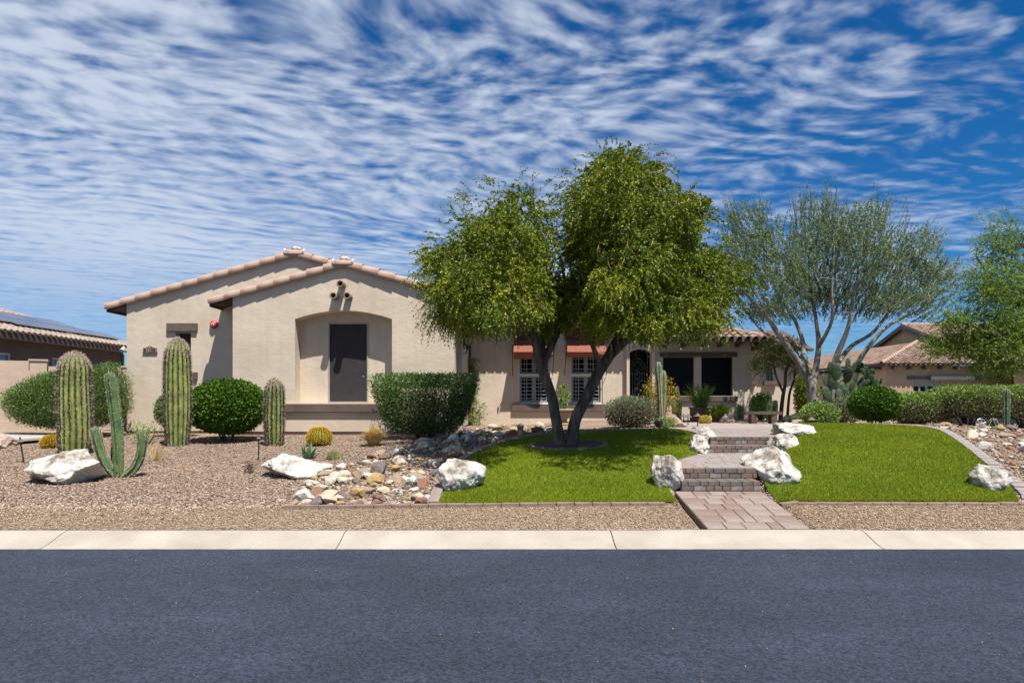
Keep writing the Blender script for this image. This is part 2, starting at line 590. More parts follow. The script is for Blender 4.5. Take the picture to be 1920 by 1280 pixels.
def gravel_mat(name, cols, scale, bump=1.0):
    m, nt, p, out = nodes_of(name)
    N, L = nt.nodes.new, nt.links.new
    tc = N('ShaderNodeTexCoord')
    v = N('ShaderNodeTexVoronoi'); v.inputs['Scale'].default_value = scale
    L(tc.outputs['Object'], v.inputs['Vector'])
    sp = N('ShaderNodeSeparateColor'); L(v.outputs['Color'], sp.inputs[0])
    k = len(cols) - 1
    r = ramp(nt, [(i / k, c) for i, c in enumerate(cols)])
    L(sp.outputs[0], r.inputs[0])
    big = N('ShaderNodeTexNoise'); big.inputs['Scale'].default_value = .7; big.inputs['Detail'].default_value = 4
    L(tc.outputs['Object'], big.inputs['Vector'])
    mr = N('ShaderNodeMapRange'); mr.inputs['From Min'].default_value = .3; mr.inputs['From Max'].default_value = .7
    mr.inputs['To Min'].default_value = .85; mr.inputs['To Max'].default_value = 1.12
    L(big.outputs['Fac'], mr.inputs['Value'])
    mu = N('ShaderNodeVectorMath'); mu.operation = 'SCALE'
    L(r.outputs[0], mu.inputs[0]); L(mr.outputs[0], mu.inputs['Scale'])
    L(mu.outputs[0], p.inputs['Base Color'])
    p.inputs['Roughness'].default_value = .95; p.inputs['Specular IOR Level'].default_value = .2
    inv = N('ShaderNodeMath'); inv.operation = 'SUBTRACT'; inv.inputs[0].default_value = 1
    L(v.outputs['Distance'], inv.inputs[1])
    bp = N('ShaderNodeBump'); bp.inputs['Strength'].default_value = bump; bp.inputs['Distance'].default_value = .02
    L(inv.outputs[0], bp.inputs['Height']); L(bp.outputs[0], p.inputs['Normal'])
    MATS[name] = m
    return m


GRAV = [(.07, .05, .038), (.23, .165, .12), (.32, .23, .165), (.13, .09, .066), (.40, .32, .25), (.26, .16, .11)]
M_GRAVEL = gravel_mat('gravel_bed', GRAV, 38)
LAWN_L = [(-.97, 9.06), (2.19, 9.06), (2.2, 9.5), (2.36, 10.0), (2.52, 10.7), (3.3, 12.2), (3.5, 12.7), (3.72, 13.4), (3.95, 14.6), (3.9, 15.6),
          (3.2, 15.95), (2.2, 15.8), (1.3, 15.4), (.46, 14.8), (-.25, 13.7), (-.72, 12.4), (-.95, 11.0)]
LAWN_R = [(3.52, 9.06), (6.72, 9.06), (7.05, 9.6), (7.65, 11.2), (8.4, 13), (9.1, 14.7), (9.0, 15.6), (8.2, 16.2), (7, 16.5), (6.25, 16.35), (5.75, 15.2),
          (5.25, 13.6), (5.0, 12.9), (4.75, 12.3), (4.0, 11.2), (3.72, 10.4), (3.6, 9.7)]
ROCK_L = [(-2.95, 9.15), (-3.3, 10.2), (-3.2, 11.4), (-2.95, 12.7), (-2.3, 13.8), (-2.0, 15.4), (-1.7, 17.2), (-1.1, 19.5), (-.4, 21.3), (.9, 20.2),
          (1.2, 17.6), (.9, 15.9), (.25, 15.0), (-.5, 13.8), (-.95, 12.4), (-1.18, 11), (-1.15, 9.15)]
ROCK_R = [(7.05, 9.15), (7.3, 9.6), (7.9, 11.2), (8.65, 13), (9.4, 14.8), (9.9, 16.3), (11.5, 16.6), (13.2, 15.6), (12.2, 12.5), (11, 9.3)]


def ground():
    # one sheet that reaches the horizon: fine near the garden, coarse far out
    xs = np.concatenate([[-900, -300, -120, -60, -30], np.arange(-20, 20.01, .16), [30, 60, 120, 300, 900]])
    ys = np.concatenate([np.arange(8.0, 24.01, .16), np.arange(24.6, 46, .8), [60, 90, 160, 400, 1200]])
    X, Y = np.meshgrid(xs, ys, indexing='ij')
    Z = gz(X, Y)
    far = np.clip((np.abs(X) - 20) / 20, 0, 1)
    Z = Z * (1 - far) + np.minimum(Z, .12 + .02 * np.clip(Y - 8, 0, 10)) * far
    Z = np.where(Y > 50, .3, Z)
    nx, ny = len(xs), len(ys)
    v = np.stack([X, Y, Z], -1).reshape(-1, 3)
    i, j = np.meshgrid(np.arange(nx - 1), np.arange(ny - 1), indexing='ij')
    a = (i * ny + j).ravel()
    f = np.stack([a, a + ny, a + ny + 1, a + 1], 1)
    o = nmesh('ground', v, f, M_GRAVEL, smooth=True)
    tag(o, 'gravel covered ground of the front garden', kind='structure')


ground()


def road():
    m, nt, p, out = nodes_of('asphalt')
    N, L = nt.nodes.new, nt.links.new
    tc = N('ShaderNodeTexCoord')
    big = N('ShaderNodeTexNoise'); big.inputs['Scale'].default_value = .5; big.inputs['Detail'].default_value = 6
    L(tc.outputs['Object'], big.inputs['Vector'])
    r = ramp(nt, [(.3, (.0165, .0225, .036)), (.7, (.025, .0325, .050))])
    L(big.outputs['Fac'], r.inputs[0])
    # dragged sealer streaks along the street
    mp = N('ShaderNodeMapping'); mp.inputs['Scale'].default_value = (.6, 1.1, 1); mp.inputs['Rotation'].default_value = (0, 0, R(-14))
    L(tc.outputs['Object'], mp.inputs['Vector'])
    st = N('ShaderNodeTexNoise'); st.inputs['Scale'].default_value = 1.6; st.inputs['Detail'].default_value = 4
    L(mp.outputs[0], st.inputs['Vector'])
    mr = N('ShaderNodeMapRange'); mr.inputs['From Min'].default_value = .45; mr.inputs['From Max'].default_value = .75
    mr.inputs['To Min'].default_value = .94; mr.inputs['To Max'].default_value = 1.25
    L(st.outputs['Fac'], mr.inputs['Value'])
    # fine aggregate
    v = N('ShaderNodeTexVoronoi'); v.inputs['Scale'].default_value = 60
    L(tc.outputs['Object'], v.inputs['Vector'])
    sp = N('ShaderNodeSeparateColor'); L(v.outputs['Color'], sp.inputs[0])
    mr2 = N('ShaderNodeMapRange'); mr2.inputs['To Min'].default_value = .45; mr2.inputs['To Max'].default_value = 1.6
    L(sp.outputs[0], mr2.inputs['Value'])
    mul = N('ShaderNodeMath'); mul.operation = 'MULTIPLY'; L(mr.outputs[0], mul.inputs[0]); L(mr2.outputs[0], mul.inputs[1])
    sc = N('ShaderNodeVectorMath'); sc.operation = 'SCALE'; L(r.outputs[0], sc.inputs[0]); L(mul.outputs[0], sc.inputs['Scale'])
    L(sc.outputs[0], p.inputs['Base Color'])
    p.inputs['Roughness'].default_value = .72; p.inputs['Specular IOR Level'].default_value = .35
    inv = N('ShaderNodeMath'); inv.operation = 'SUBTRACT'; inv.inputs[0].default_value = 1; L(v.outputs['Distance'], inv.inputs[1])
    bp = N('ShaderNodeBump'); bp.inputs['Strength'].default_value = .55; bp.inputs['Distance'].default_value = .008
    L(inv.outputs[0], bp.inputs['Height']); L(bp.outputs[0], p.inputs['Normal'])
    # the asphalt edge is ragged where it meets the concrete
    xs = np.concatenate([[-900, -100, -20], np.arange(-9, 9.01, .04), [20, 100, 900]])
    edge = np.array([7.492 + .012 * mnoise.noise(Vector((x * 6, 0, 3))) + .01 * mnoise.noise(Vector((x * 25, 5, 3))) for x in xs])
    n = len(xs)
    vs_ = np.concatenate([np.stack([xs, np.full(n, -60.), np.full(n, -.01)], 1), np.stack([xs, np.full(n, 6.8), np.zeros(n)], 1), np.stack([xs, edge, np.full(n, .008)], 1)])
    a = np.arange(n - 1)
    f = np.concatenate([np.stack([a, a + 1, a + n + 1, a + n], 1), np.stack([a + n, a + n + 1, a + 2 * n + 1, a + 2 * n], 1)])
    o = nmesh('road', vs_, f, m)
    tag(o, 'dark blue grey sealed asphalt street in front of the house', kind='structure')


road()


def kerb():
    root = thing('kerb', 'pale concrete rolled kerb running along the street', None, (0, 7.5, 0))
    tag(root, kind='structure')
    prof = [(7.49, -.05), (7.49, .004), (7.56, .012), (7.66, .030), (7.78, .066), (7.88, .098), (7.95, .112), (8.03, .118), (8.03, -.05)]
    joints = [-16.5, -11.7, -8.32, -5.2, -1.94, 1.15, 4.09, 7.2, 10.3, 13.4, 18]
    for i in range(len(joints) - 1):
        a, b = joints[i] + .006, joints[i + 1] - .006
        b_ = Build()
        k = 14
        vs_, fs = [], []
        n = len(prof)
        for s in range(k + 1):
            x = a + (b - a) * s / k
            sk = .35 * .0
            for (y, z) in prof: vs_.append((x, y, z))
        for s in range(k):
            for q in range(n):
                q2 = (q + 1) % n
                fs.append((s * n + q, s * n + q2, (s + 1) * n + q2, (s + 1) * n + q))
        fs += [tuple(range(n)), tuple(k * n + q for q in reversed(range(n)))]
        b_.add(vs_, fs)
        b_.obj('kerb_section', M_CONC, root)
    for s in (-1, 1):
        a, b = (-900, -16.5) if s < 0 else (18, 900)
        b_ = Build()
        vs_ = [(x, y, z) for x in (a, b) for (y, z) in prof]
        n = len(prof)
        b_.add(vs_, [(q, (q + 1) % n, n + (q + 1) % n, n + q) for q in range(n)])
        b_.obj('kerb_run', M_CONC, root)


kerb()


# ------------------------------------------------------------------ pebbles, lawns
def pebbles(name, xy, size, tint, m, parent=None, lift=.3, zoff=0.0, flat=.6):
    n = len(xy)
    base = np.array([(1, 0, 0), (0, 1, 0), (-1, 0, 0), (0, -1, 0), (0, 0, 1), (0, 0, -1)], float)
    fc = np.array([(0, 1, 4), (1, 2, 4), (2, 3, 4), (3, 0, 4), (1, 0, 5), (2, 1, 5), (3, 2, 5), (0, 3, 5)])
    q = rng.normal(size=(n, 3, 3))
    Q, _ = np.linalg.qr(q)
    s = size[:, None] * rng.uniform(.55, 1.25, (n, 3))
    loc = base[None] * (1 + rng.uniform(-.3, .3, (n, 6, 1)))
    loc = loc * s[:, None, :]
    v = np.einsum('nij,nkj->nki', Q, loc)
    v[:, :, 2] *= flat
    z = gz(xy[:, 0], xy[:, 1]) + size * lift + zoff
    v += np.stack([xy[:, 0], xy[:, 1], z], 1)[:, None, :]
    f = (fc[None] + (np.arange(n) * 6)[:, None, None]).reshape(-1, 3)
    o = nmesh(name, v.reshape(-1, 3), f, m, parent, tint=np.repeat(tint, 8))
    return tag(o, kind='stuff')


def rand_in(poly_list, exclude, n, x0, x1, y0, y1, bias=1.6):
    out = []
    tot = 0
    while tot < n:
        k = n * 2
        x = rng.uniform(x0, x1, k)
        y = y0 + (y1 - y0) * rng.uniform(0, 1, k) ** bias
        ok = np.ones(k, bool)
        if poly_list:
            ok = np.zeros(k, bool)
            for p in poly_list: ok |= inside(p, x, y)
        for p in exclude: ok &= ~inside(p, x, y)
        ok &= np.abs(x) < y * .80 + 1
        q = np.stack([x, y], 1)[ok]
        out.append(q); tot += len(q)
    return np.concatenate(out)[:n]


WALKPOLY = [(2.28, 8.0), (3.53, 8.0), (3.5, 9.6), (3.6, 10.4), (4.8, 12.4), (5.1, 13), (6.2, 16.4), (9.3, 16.6), (9.3, 20.6), (3.9, 20.6), (3.95, 15.6), (3.6, 13.0), (2.4, 10.6), (2.25, 9.5)]
M_PEB = leafmat('pebble', [(0.065, 0.0442, 0.0338), (0.169, 0.1144, 0.0806), (0.286, 0.2015, 0.143), (0.351, 0.26, 0.1885), (0.221, 0.1885, 0.169), (0.52, 0.429, 0.338), (0.299, 0.169, 0.104)], 0, .9, .2)
M_PEBF = leafmat('pebble_fine', [(0.1215, 0.081, 0.0486), (0.2565, 0.1755, 0.108), (0.351, 0.2497, 0.1553), (0.4185, 0.3172, 0.2093), (0.2025, 0.1485, 0.1148), (0.54, 0.4455, 0.324)], 0, .9, .2)
EXC = [LAWN_L, LAWN_R, WALKPOLY]
xy = rand_in(None, EXC, 62000, -11, 11, 9.1, 17.3, 1.7)
tag(pebbles('gravel', xy, rng.uniform(.008, .023, len(xy)), rng.uniform(0, 1, len(xy)), M_PEB, lift=.5), 'brown and pink crushed gravel spread over the planting beds', 'gravel')
edge_ = np.stack([rng.uniform(-9.5, -3.0, 5200), 9.12 - .75 * rng.uniform(0, 1, 5200) ** 2.2], 1)
edge_ = edge_[rng.uniform(size=len(edge_)) < .4 + .6 * np.abs(np.sin(edge_[:, 0] * 1.7) * np.sin(edge_[:, 0] * .6 + 1))]
tag(pebbles('gravel', edge_, rng.uniform(.008, .021, len(edge_)), rng.uniform(0, 1, len(edge_)), M_PEB, lift=.5), 'coarse gravel straying onto the fine strip at the left', 'gravel')
xy = rand_in(None, [WALKPOLY], 42000, -8, 8, 8.02, 9.1, 1.0)
tag(pebbles('fine_gravel', xy, rng.uniform(.005, .014, len(xy)), rng.uniform(0, 1, len(xy)), M_PEBF, lift=.5), 'fine tan gravel strip between the kerb and the brick edging', 'gravel')
xy = np.stack([rng.uniform(-5.6, 5.6, 800), rng.uniform(3.2, 7.45, 800)], 1)
o = pebbles('road_grit', xy, .0022 + .006 * rng.uniform(0, 1, 800) ** 4, rng.uniform(.4, 1, 800), M_PEBF)
me = o.data
co = np.empty(len(me.vertices) * 3, np.float32); me.vertices.foreach_get('co', co); co = co.reshape(-1, 3)
co[:, 2] -= np.repeat(gz(xy[:, 0], xy[:, 1]), 6) - .003
me.vertices.foreach_set('co', co.ravel()); me.update()
tag(o, 'scattered pale grit lying on the asphalt', 'grit')

M_TURF = mat('turf_backing', (0.0455, 0.1105, 0.0104), (0.078, 0.1625, 0.0156), 3, .9, .5, 120, fine=.25)
M_BLADE = leafmat('turf_blade', [(0.087, 0.139, 0.004), (0.1523, 0.2121, 0.0049), (0.2176, 0.2706, 0.0065), (0.2974, 0.3291, 0.0113), (0.4352, 0.4242, 0.0567)], .25, .55, .25)


TREE = (XW(1063, 13.1) + .02, 13.1)


def lawn(name, poly, label, nblade):
    P = [(p.x, p.y) for p in catmull(poly, 1, True)]
    xs = np.arange(min(p[0] for p in P), max(p[0] for p in P) + .12, .12)
    ys = np.arange(9.06, max(p[1] for p in P) + .12, .12)
    bm = bmesh.new()
    # outline plus a grid of inner points, triangulated
    from mathutils.geometry import delaunay_2d_cdt
    pts = []; edges = []
    n = 0
    dense = []
    for i in range(len(P)):
        a = Vector(P[i]); b = Vector(P[(i + 1) % len(P)])
        k = max(1, int((b - a).length / .1))
        for s in range(k): dense.append(a.lerp(b, s / k))
    pts = list(dense)
    edges = [(i, (i + 1) % len(dense)) for i in range(len(dense))]
    X, Y = np.meshgrid(xs, ys, indexing='ij')
    ok = inside(P, X, Y)
    pts += [Vector((a, b)) for a, b in zip(X[ok], Y[ok])]
    ov, oe, of, *_ = delaunay_2d_cdt(pts, edges, [list(range(len(dense)))], 1, 1e-4)
    z = gz([v.x for v in ov], [v.y for v in ov]) + .025
    vs_ = [(v.x, v.y, zz) for v, zz in zip(ov, z)]
    fs = [tuple(f) for f in of]
    o = nmesh(name, vs_, fs, M_TURF, smooth=True)
    tag(o, label, kind='structure')
    # blades
    x = rng.uniform(xs[0], xs[-1], nblade * 2); y = ys[0] + (ys[-1] - ys[0]) * rng.uniform(0, 1, nblade * 2) ** 1.35
    ok = inside(P, x, y) & (((x - TREE[0]) / .7) ** 2 + ((y - TREE[1]) / .58) ** 2 > 1)
    x, y = x[ok][:nblade], y[ok][:nblade]
    n = len(x)
    b = np.stack([x, y, gz(x, y) + .022], 1)
    an = rng.uniform(0, 2 * np.pi, n)
    w = rng.uniform(.0022, .0042, n) * (1 + (y - 9) * .12)
    side = np.stack([np.cos(an), np.sin(an), np.zeros(n)], 1) * w[:, None]
    h = rng.uniform(.02, .042, n)
    tip = b + np.stack([rng.normal(0, .014, n), rng.normal(0, .014, n), h], 1)
    v = np.stack([b - side, b + side, tip], 1).reshape(-1, 3)
    f = np.arange(n * 3).reshape(-1, 3)
    blot = .10 * np.sin(x * 2.3 + 1.3 * np.sin(y * 1.7)) * np.sin(y * 2.9 + x)
    t = np.clip(rng.normal(.42, .24, n) + blot, 0, 1)
    t[rng.uniform(size=n) < .012] = 1.0
    g = nmesh('grass_blades', v, f, M_BLADE, o, tint=t)
    tag(g, kind='stuff')


lawn('lawn', LAWN_L, 'mounded green lawn under the big tree left of the steps', 210000)
lawn('lawn', LAWN_R, 'mounded green lawn right of the steps', 230000)


# ------------------------------------------------------------------ walk, steps and edging
def paver(bm_w, bm_d, h, bev=.006):
    bm = bmesh.new()
    add_box(bm, (-bm_w / 2, -bm_d / 2, -h), (bm_w / 2, bm_d / 2, 0))
    es = [e for e in bm.edges if all(v.co.z > -1e-6 for v in e.verts)] + [e for e in bm.edges if abs(e.verts[0].co.z - e.verts[1].co.z) > .01]
    bmesh.ops.bevel(bm, geom=es, offset=bev, segments=1, affect='EDGES')
    me = bpy.data.meshes.new('paver'); bm.to_mesh(me); bm.free()
    return me


_pm = {}


def paver_mesh(w, d, h, m):
    k = (round(w, 3), round(d, 3), round(h, 3), m.name)
    if k not in _pm:
        me = paver(w, d, h); me.materials.append(m); _pm[k] = me
    return _pm[k]


def put_piece(name, me, parent, loc, rz=0, rx=0, ry=0):
    o = bpy.data.objects.new(name, me)
    o.location = loc; o.rotation_euler = (rx, ry, rz)
    return link(o, parent)


def walk():
    root = thing('front_walk', 'stepped paver walk climbing from the kerb to the patio', None, (2.9, 8.0, .1))
    tag(root, kind='structure')
    pm3 = [M_PAVE, M_PAVE2, M_PAVE3]
    # lower slope: bedding and pavers
    def lane(y0, y1, z0, z1, xl0, xl1, xr0, xr1, mats, dz=0.0, rows=(.15, .23), skew=0.0):
        b = Build()
        e = .012
        b.add([(xl0, y0, z0 - .012), (xr0, y0, z0 - .012), (xr1, y1, z1 - .012), (xl1, y1, z1 - .012),
               (xl0, y0, z0 - .2), (xr0, y0, z0 - .2), (xr1, y1, z1 - .2), (xl1, y1, z1 - .2)],
              [(0, 1, 2, 3), (4, 5, 1, 0), (5, 6, 2, 1), (6, 7, 3, 2), (7, 4, 0, 3)])
        b.obj('bedding', M_JOINT, root)
        y = y0
        sl = math.atan2(z1 - z0, y1 - y0)
        while y < y1 - .03:
            d = random.choice(rows)
            if y + d > y1 - .06: d = y1 - y
            t = (y + d / 2 - y0) / (y1 - y0)
            xl = xl0 + (xl1 - xl0) * t; xr = xr0 + (xr1 - xr0) * t
            x = xl
            while x < xr - .02:
                w = random.choice((.15, .23, .23, .30))
                if x + w > xr - .09: w = xr - x
                me = paver_mesh(round(w - .008, 2), round(d - .008, 2), .06, random.choice(mats))
                zc = z0 + (z1 - z0) * t
                put_piece('paver', me, root, (x + w / 2, y + d / 2, zc + random.uniform(-.002, .002)), rx=sl + random.uniform(-.006, .006), ry=random.uniform(-.006, .006))
                x += w
            y += d
    lane(8.035, 9.49, .128, .37, 2.306, 2.26, 3.515, 3.47, [M_PAVE, M_PAVE2, M_PAVE2, M_PAVE])
    # landings follow the curve of the walk in short lanes
    def strip(y0, y1, z0, z1, xl, xr, mats, n):
        for i in range(n):
            a = y0 + (y1 - y0) * i / n; b = y0 + (y1 - y0) * (i + 1) / n
            ya = [y0 + (y1 - y0) * k / (len(xl) - 1) for k in range(len(xl))]
            lane(a, b, z0 + (z1 - z0) * i / n, z0 + (z1 - z0) * (i + 1) / n, float(np.interp(a, ya, xl)), float(np.interp(b, ya, xl)), float(np.interp(a, ya, xr)), float(np.interp(b, ya, xr)), mats, rows=(b - a + .001,))
    strip(9.98, 12.5, .642, .66, [2.42, 2.5, 2.95, 3.5], [3.56, 3.75, 4.3, 4.8], [M_PAVE3, M_PAVE3, M_PAVE], 12)
    strip(13.12, 16.6, .915, .925, [3.75, 3.9, 4.0, 3.95], [5.12, 5.45, 5.8, 6.3], [M_PAVE3, M_PAVE3, M_PAVE3, M_PAVE], 15)
    # steps: two courses of tumbled blocks each
    def step(y, z0, z1, x0, x1, dep):
        b = Build()
        b.box((x0 + .01, y + .02, z0 - .1), (x1 - .01, y + dep + .05, z1 - .012))
        b.obj('step_core', M_JOINT, root)
        h = (z1 - z0) / 2
        for c in range(2):
            x = x0 - (.06 if c else 0)
            x = x0
            first = True
            while x < x1 - .02:
                w = random.choice((.115, .15, .17)) if not (first and c) else .09
                first = False
                if x + w > x1 - .06: w = x1 - x
                d = dep if c else .12
                m_ = random.choice([M_STEPA, M_STEPA, M_STEPB, M_STEPC] if c == 0 else [M_STEPA, M_STEPB, M_STEPB])
                k = ('s', round(w, 2), round(d, 2), round(h, 3), m_.name)
                if k not in _pm:
                    bm = bmesh.new(); add_box(bm, (-w / 2 + .003, -.0, -h + .002), (w / 2 - .003, d, 0), .009)
                    me = bpy.data.meshes.new('step_block'); bm.to_mesh(me); bm.free(); me.materials.append(m_); _pm[k] = me
                put_piece('step_block', _pm[k], root, (x + w / 2, y + random.uniform(-.005, .005), z0 + h * (c + 1)), rz=random.uniform(-.02, .02))
                x += w
    step(9.5, .37, .505, 2.36, 3.46, .36)
    step(9.86, .505, .645, 2.42, 3.54, .13)
    step(12.5, .66, .785, 3.55, 4.78, .5)
    step(13.0, .785, .918, 3.78, 5.08, .14)
    # patio in front of the right wing: joints in the material beyond the landing
    pm = bpy.data.materials.new('patio_pavers'); pm.use_nodes = True
    nt = pm.node_tree; p = nt.nodes['Principled BSDF']
    br = nt.nodes.new('ShaderNodeTexBrick'); tc = nt.nodes.new('ShaderNodeTexCoord')
    br.inputs['Color1'].default_value = (.26, .21, .185, 1); br.inputs['Color2'].default_value = (.32, .27, .24, 1); br.inputs['Mortar'].default_value = (.2, .16, .13, 1)
    br.inputs['Scale'].default_value = 2.2; br.inputs['Mortar Size'].default_value = .012
    nt.links.new(tc.outputs['Object'], br.inputs['Vector']); nt.links.new(br.outputs['Color'], p.inputs['Base Color'])
    p.inputs['Roughness'].default_value = .9
    b = Build()
    pl = catmull([(3.9, 16.6), (6.3, 16.6), (8.0, 17.0), (9.3, 18.0), (9.3, 19.6), (8.2, 20.5), (5, 20.5), (4, 19.4), (3.7, 17.8)], 4, True)
    n = len(pl)
    b.add([(q.x, q.y, .925) for q in pl] + [(q.x, q.y, .8) for q in pl], [tuple(range(n))] + [(i, n + i, n + (i + 1) % n, (i + 1) % n) for i in range(n)])
    b.obj('patio_slab', pm, root)


walk()


def edging(label, pts, step_, w, h, m, name='brick', lift=.05, top=None):
    P = [Vector((p[0], p[1], 0)) for p in pts]
    root = thing('brick_edging', label, 'edging', (P[0].x, P[0].y, G(P[0].x, P[0].y)))
    # walk along the polyline
    seg = 0; pos = P[0].copy(); acc = []
    L = sum((P[i + 1] - P[i]).length for i in range(len(P) - 1))
    n = int(L / step_)
    def at(s):
        for i in range(len(P) - 1):
            l = (P[i + 1] - P[i]).length
            if s <= l: return P[i].lerp(P[i + 1], s / l)
            s -= l
        return P[-1]
    mesh_ = []
    for k in range(3):
        bm = bmesh.new(); add_box(bm, (-step_ / 2 + .004, -w / 2, -.12), (step_ / 2 - .004, w / 2, 0), .008)
        for v in bm.verts: v.co += Vector([random.uniform(-.003, .003) for _ in range(3)])
        me = bpy.data.meshes.new(name); bm.to_mesh(me); bm.free(); me.materials.append(m); mesh_.append(me)
    for i in range(n):
        a = at(i * step_); b = at((i + 1) * step_); c = (a + b) / 2
        t = b - a
        put_piece(name, random.choice(mesh_), root, (c.x, c.y, (G(c.x, c.y) if top is None else min(top, max(G(c.x, c.y), .19))) + lift + random.uniform(-.004, .004)), rz=math.atan2(t.y, t.x), ry=-max(-.12, min(.12, math.atan2(G(b.x, b.y) - G(a.x, a.y), t.length))))
    return root


edging('low brick edging along the rock bed and the left lawn', [(-3.02, 9.0), (2.26, 9.0)], .24, .1, .1, M_BRICK, lift=.045, top=.245)
edging('low brick edging along the right lawn beside the walk', [(3.53, 9.0), (7.1, 9.0)], .24, .1, .1, M_BRICK, lift=.045, top=.245)
cl = [(p.x, p.y) for p in catmull([(-1.06, 9.1), (-1.05, 11.0), (-.83, 12.4), (-.35, 13.75), (.38, 14.9), (1.25, 15.52), (2.2, 15.93), (3.2, 16.07)], 6)]
edging('curved paver border between the left lawn and the rock bed', cl, .2, .15, .1, M_PAVE, 'paver', lift=.05)
cr = [(p.x, p.y) for p in catmull([(6.9, 9.1), (7.15, 9.55), (7.76, 11.2), (8.5, 13), (9.2, 14.7), (9.12, 15.6), (8.25, 16.3)], 6)]
edging('curved paver border on the right side of the right lawn', cr, .2, .17, .1, M_PAVE3, 'paver', lift=.05)

# ------------------------------------------------------------------ roof tiles


def tile_mesh(name, r=.105, L=.46, m=None, taper=.9, th=.018, seg=6, over=0.0):
    """one barrel tile, arched over local X, running along local Y from the low end"""
    vs_, fs = [], []
    for e, (yy, rr) in enumerate(((0, r), (L, r * taper))):
        for q, ro in enumerate((rr, rr - th)):
            for k in range(seg + 1):
                a = math.pi * k / seg
                vs_.append((-ro * math.cos(a), yy, ro * math.sin(a) + over))
    n = seg + 1
    for k in range(seg):
        fs.append((k, k + 1, 2 * n + k + 1, 2 * n + k))              # outside
        fs.append((n + k + 1, n + k, 3 * n + k, 3 * n + k + 1))      # inside
        fs.append((k + 1, k, n + k, n + k + 1))                      # low end lip
    fs.append((0, 2 * n, 3 * n, n)); fs.append((seg, n + seg, 3 * n + seg, 2 * n + seg))
    me = bpy.data.meshes.new(name)
    me.from_pydata(vs_, [], fs); me.update()
    if m: me.materials.append(m)
    return me


RAKE = [tile_mesh('rake_tile', .135, .50, M_TILE, .86, .02, 8)]
FIELD = [tile_mesh('roof_tile', .10, .44, M_TILEF, .86, .016, 6), tile_mesh('roof_tile', .105, .44, M_TILE, .84, .016, 6)]


def frame_mat(o, xa, ya, za):
    return Matrix(((xa.x, ya.x, za.x, o.x), (xa.y, ya.y, za.y, o.y), (xa.z, ya.z, za.z, o.z), (0, 0, 0, 1)))


def put_m(name, me, parent, mtx):
    o = bpy.data.objects.new(name, me)
    COL.objects.link(o)
    o.parent = parent
    o.matrix_parent_inverse = Matrix.Translation(-world_at(parent))
    o.matrix_basis = mtx
    return o


def rake_run(parent, low, high, step_, jit=.006):
    """tiles laid up a sloping gable edge from low to high"""
    low = Vector(low); high = Vector(high)
    ya = (high - low).normalized()
    L = (high - low).length
    n = int(round(L / step_)); st = L / n
    xa = Vector((0, -1, 0)) if ya.x < 0 else Vector((0, 1, 0))
    za = xa.cross(ya).normalized()
    if za.z < 0: xa = -xa; za = -za
    for i in range(n):
        p = low + ya * (i * st) + Vector((0, random.uniform(-jit, jit), random.uniform(-jit, jit)))
        tilt = Matrix.Rotation(R(2.2), 4, 'X')
        put_m('rake_tile', RAKE[0], parent, frame_mat(p, xa, ya, za) @ Matrix.Rotation(R(30) * (-1 if xa.y > 0 else 1), 4, 'Y') @ Matrix.Rotation(R(-2.5), 4, 'X'))


def field_matrix(o, u, v, i, j, su, sv):
    w = u.cross(v).normalized()
    return frame_mat(o + u * ((i + .5) * su) + v * (j * sv) + w * .012, u, v, w) @ Matrix.Rotation(R(-2.3), 4, 'X')


def tile_field(parent, o, u, v, nu, nv, su, sv, test=None, jit=.006):
    o = Vector(o); u = Vector(u).normalized(); v = Vector(v).normalized()
    for j in range(nv):
        for i in range(nu):
            if test and not test(i, j): continue
            mt = field_matrix(o + Vector([random.uniform(-jit, jit) for _ in range(3)]), u, v, i, j, su, sv)
            put_m('roof_tile', random.choice(FIELD), parent, mt)


def tile_field_joined(parent, o, u, v, nu, nv, su, sv, m, test=None, seg=4, r=.1):
    o = Vector(o); u = Vector(u).normalized(); v = Vector(v).normalized()
    me = tile_mesh('t', r, sv * 1.12, None, .88, .016, seg)
    co = np.array([q.co for q in me.vertices]); fc = np.array([list(p.vertices) for p in me.polygons])
    bpy.data.meshes.remove(me)
    VV, FF, TT = [], [], []
    k = 0
    for j in range(nv):
        for i in range(nu):
            if test and not test(i, j): continue
            mt = np.array(field_matrix(o, u, v, i, j, su, sv))
            VV.append(co @ mt[:3, :3].T + mt[:3, 3]); FF.append(fc + k); k += len(co)
            TT.append(np.full(len(fc), random.random()))
    ob = nmesh('roof_tiles', np.concatenate(VV), np.concatenate(FF), m, parent, smooth=False, tint=np.concatenate(TT))
    return tag(ob, kind='stuff')


M_TILEJ = leafmat('tile_mixed', [(0.186, 0.118, 0.087), (0.26, 0.167, 0.13), (0.322, 0.229, 0.18), (0.291, 0.192, 0.146), (0.372, 0.291, 0.236)], 0, .9, .2)
M_TILEL = leafmat('tile_pale', [(0.26, 0.198, 0.155), (0.322, 0.254, 0.205), (0.372, 0.304, 0.248), (0.341, 0.26, 0.205)], 0, .9, .2)


def prism(name, pts, off, m, parent):
    """closed polygon swept by a vector"""
    n = len(pts); off = Vector(off)
    P = [Vector(p) for p in pts]
    b = Build()
    b.add(P + [p + off for p in P], [tuple(range(n)), tuple(n + i for i in reversed(range(n)))] + [(i, n + i, n + (i + 1) % n, (i + 1) % n) for i in range(n)])
    o = b.obj(name, m, parent)
    bm = bmesh.new(); bm.from_mesh(o.data); bmesh.ops.recalc_face_normals(bm, faces=bm.faces[:]); bm.to_mesh(o.data); bm.free()
    return o


# ------------------------------------------------------------------ the house
HOUSE = thing('house', 'single storey tan stucco house with clay tile gables and red awnings', 'house', (-3, 20, .7))


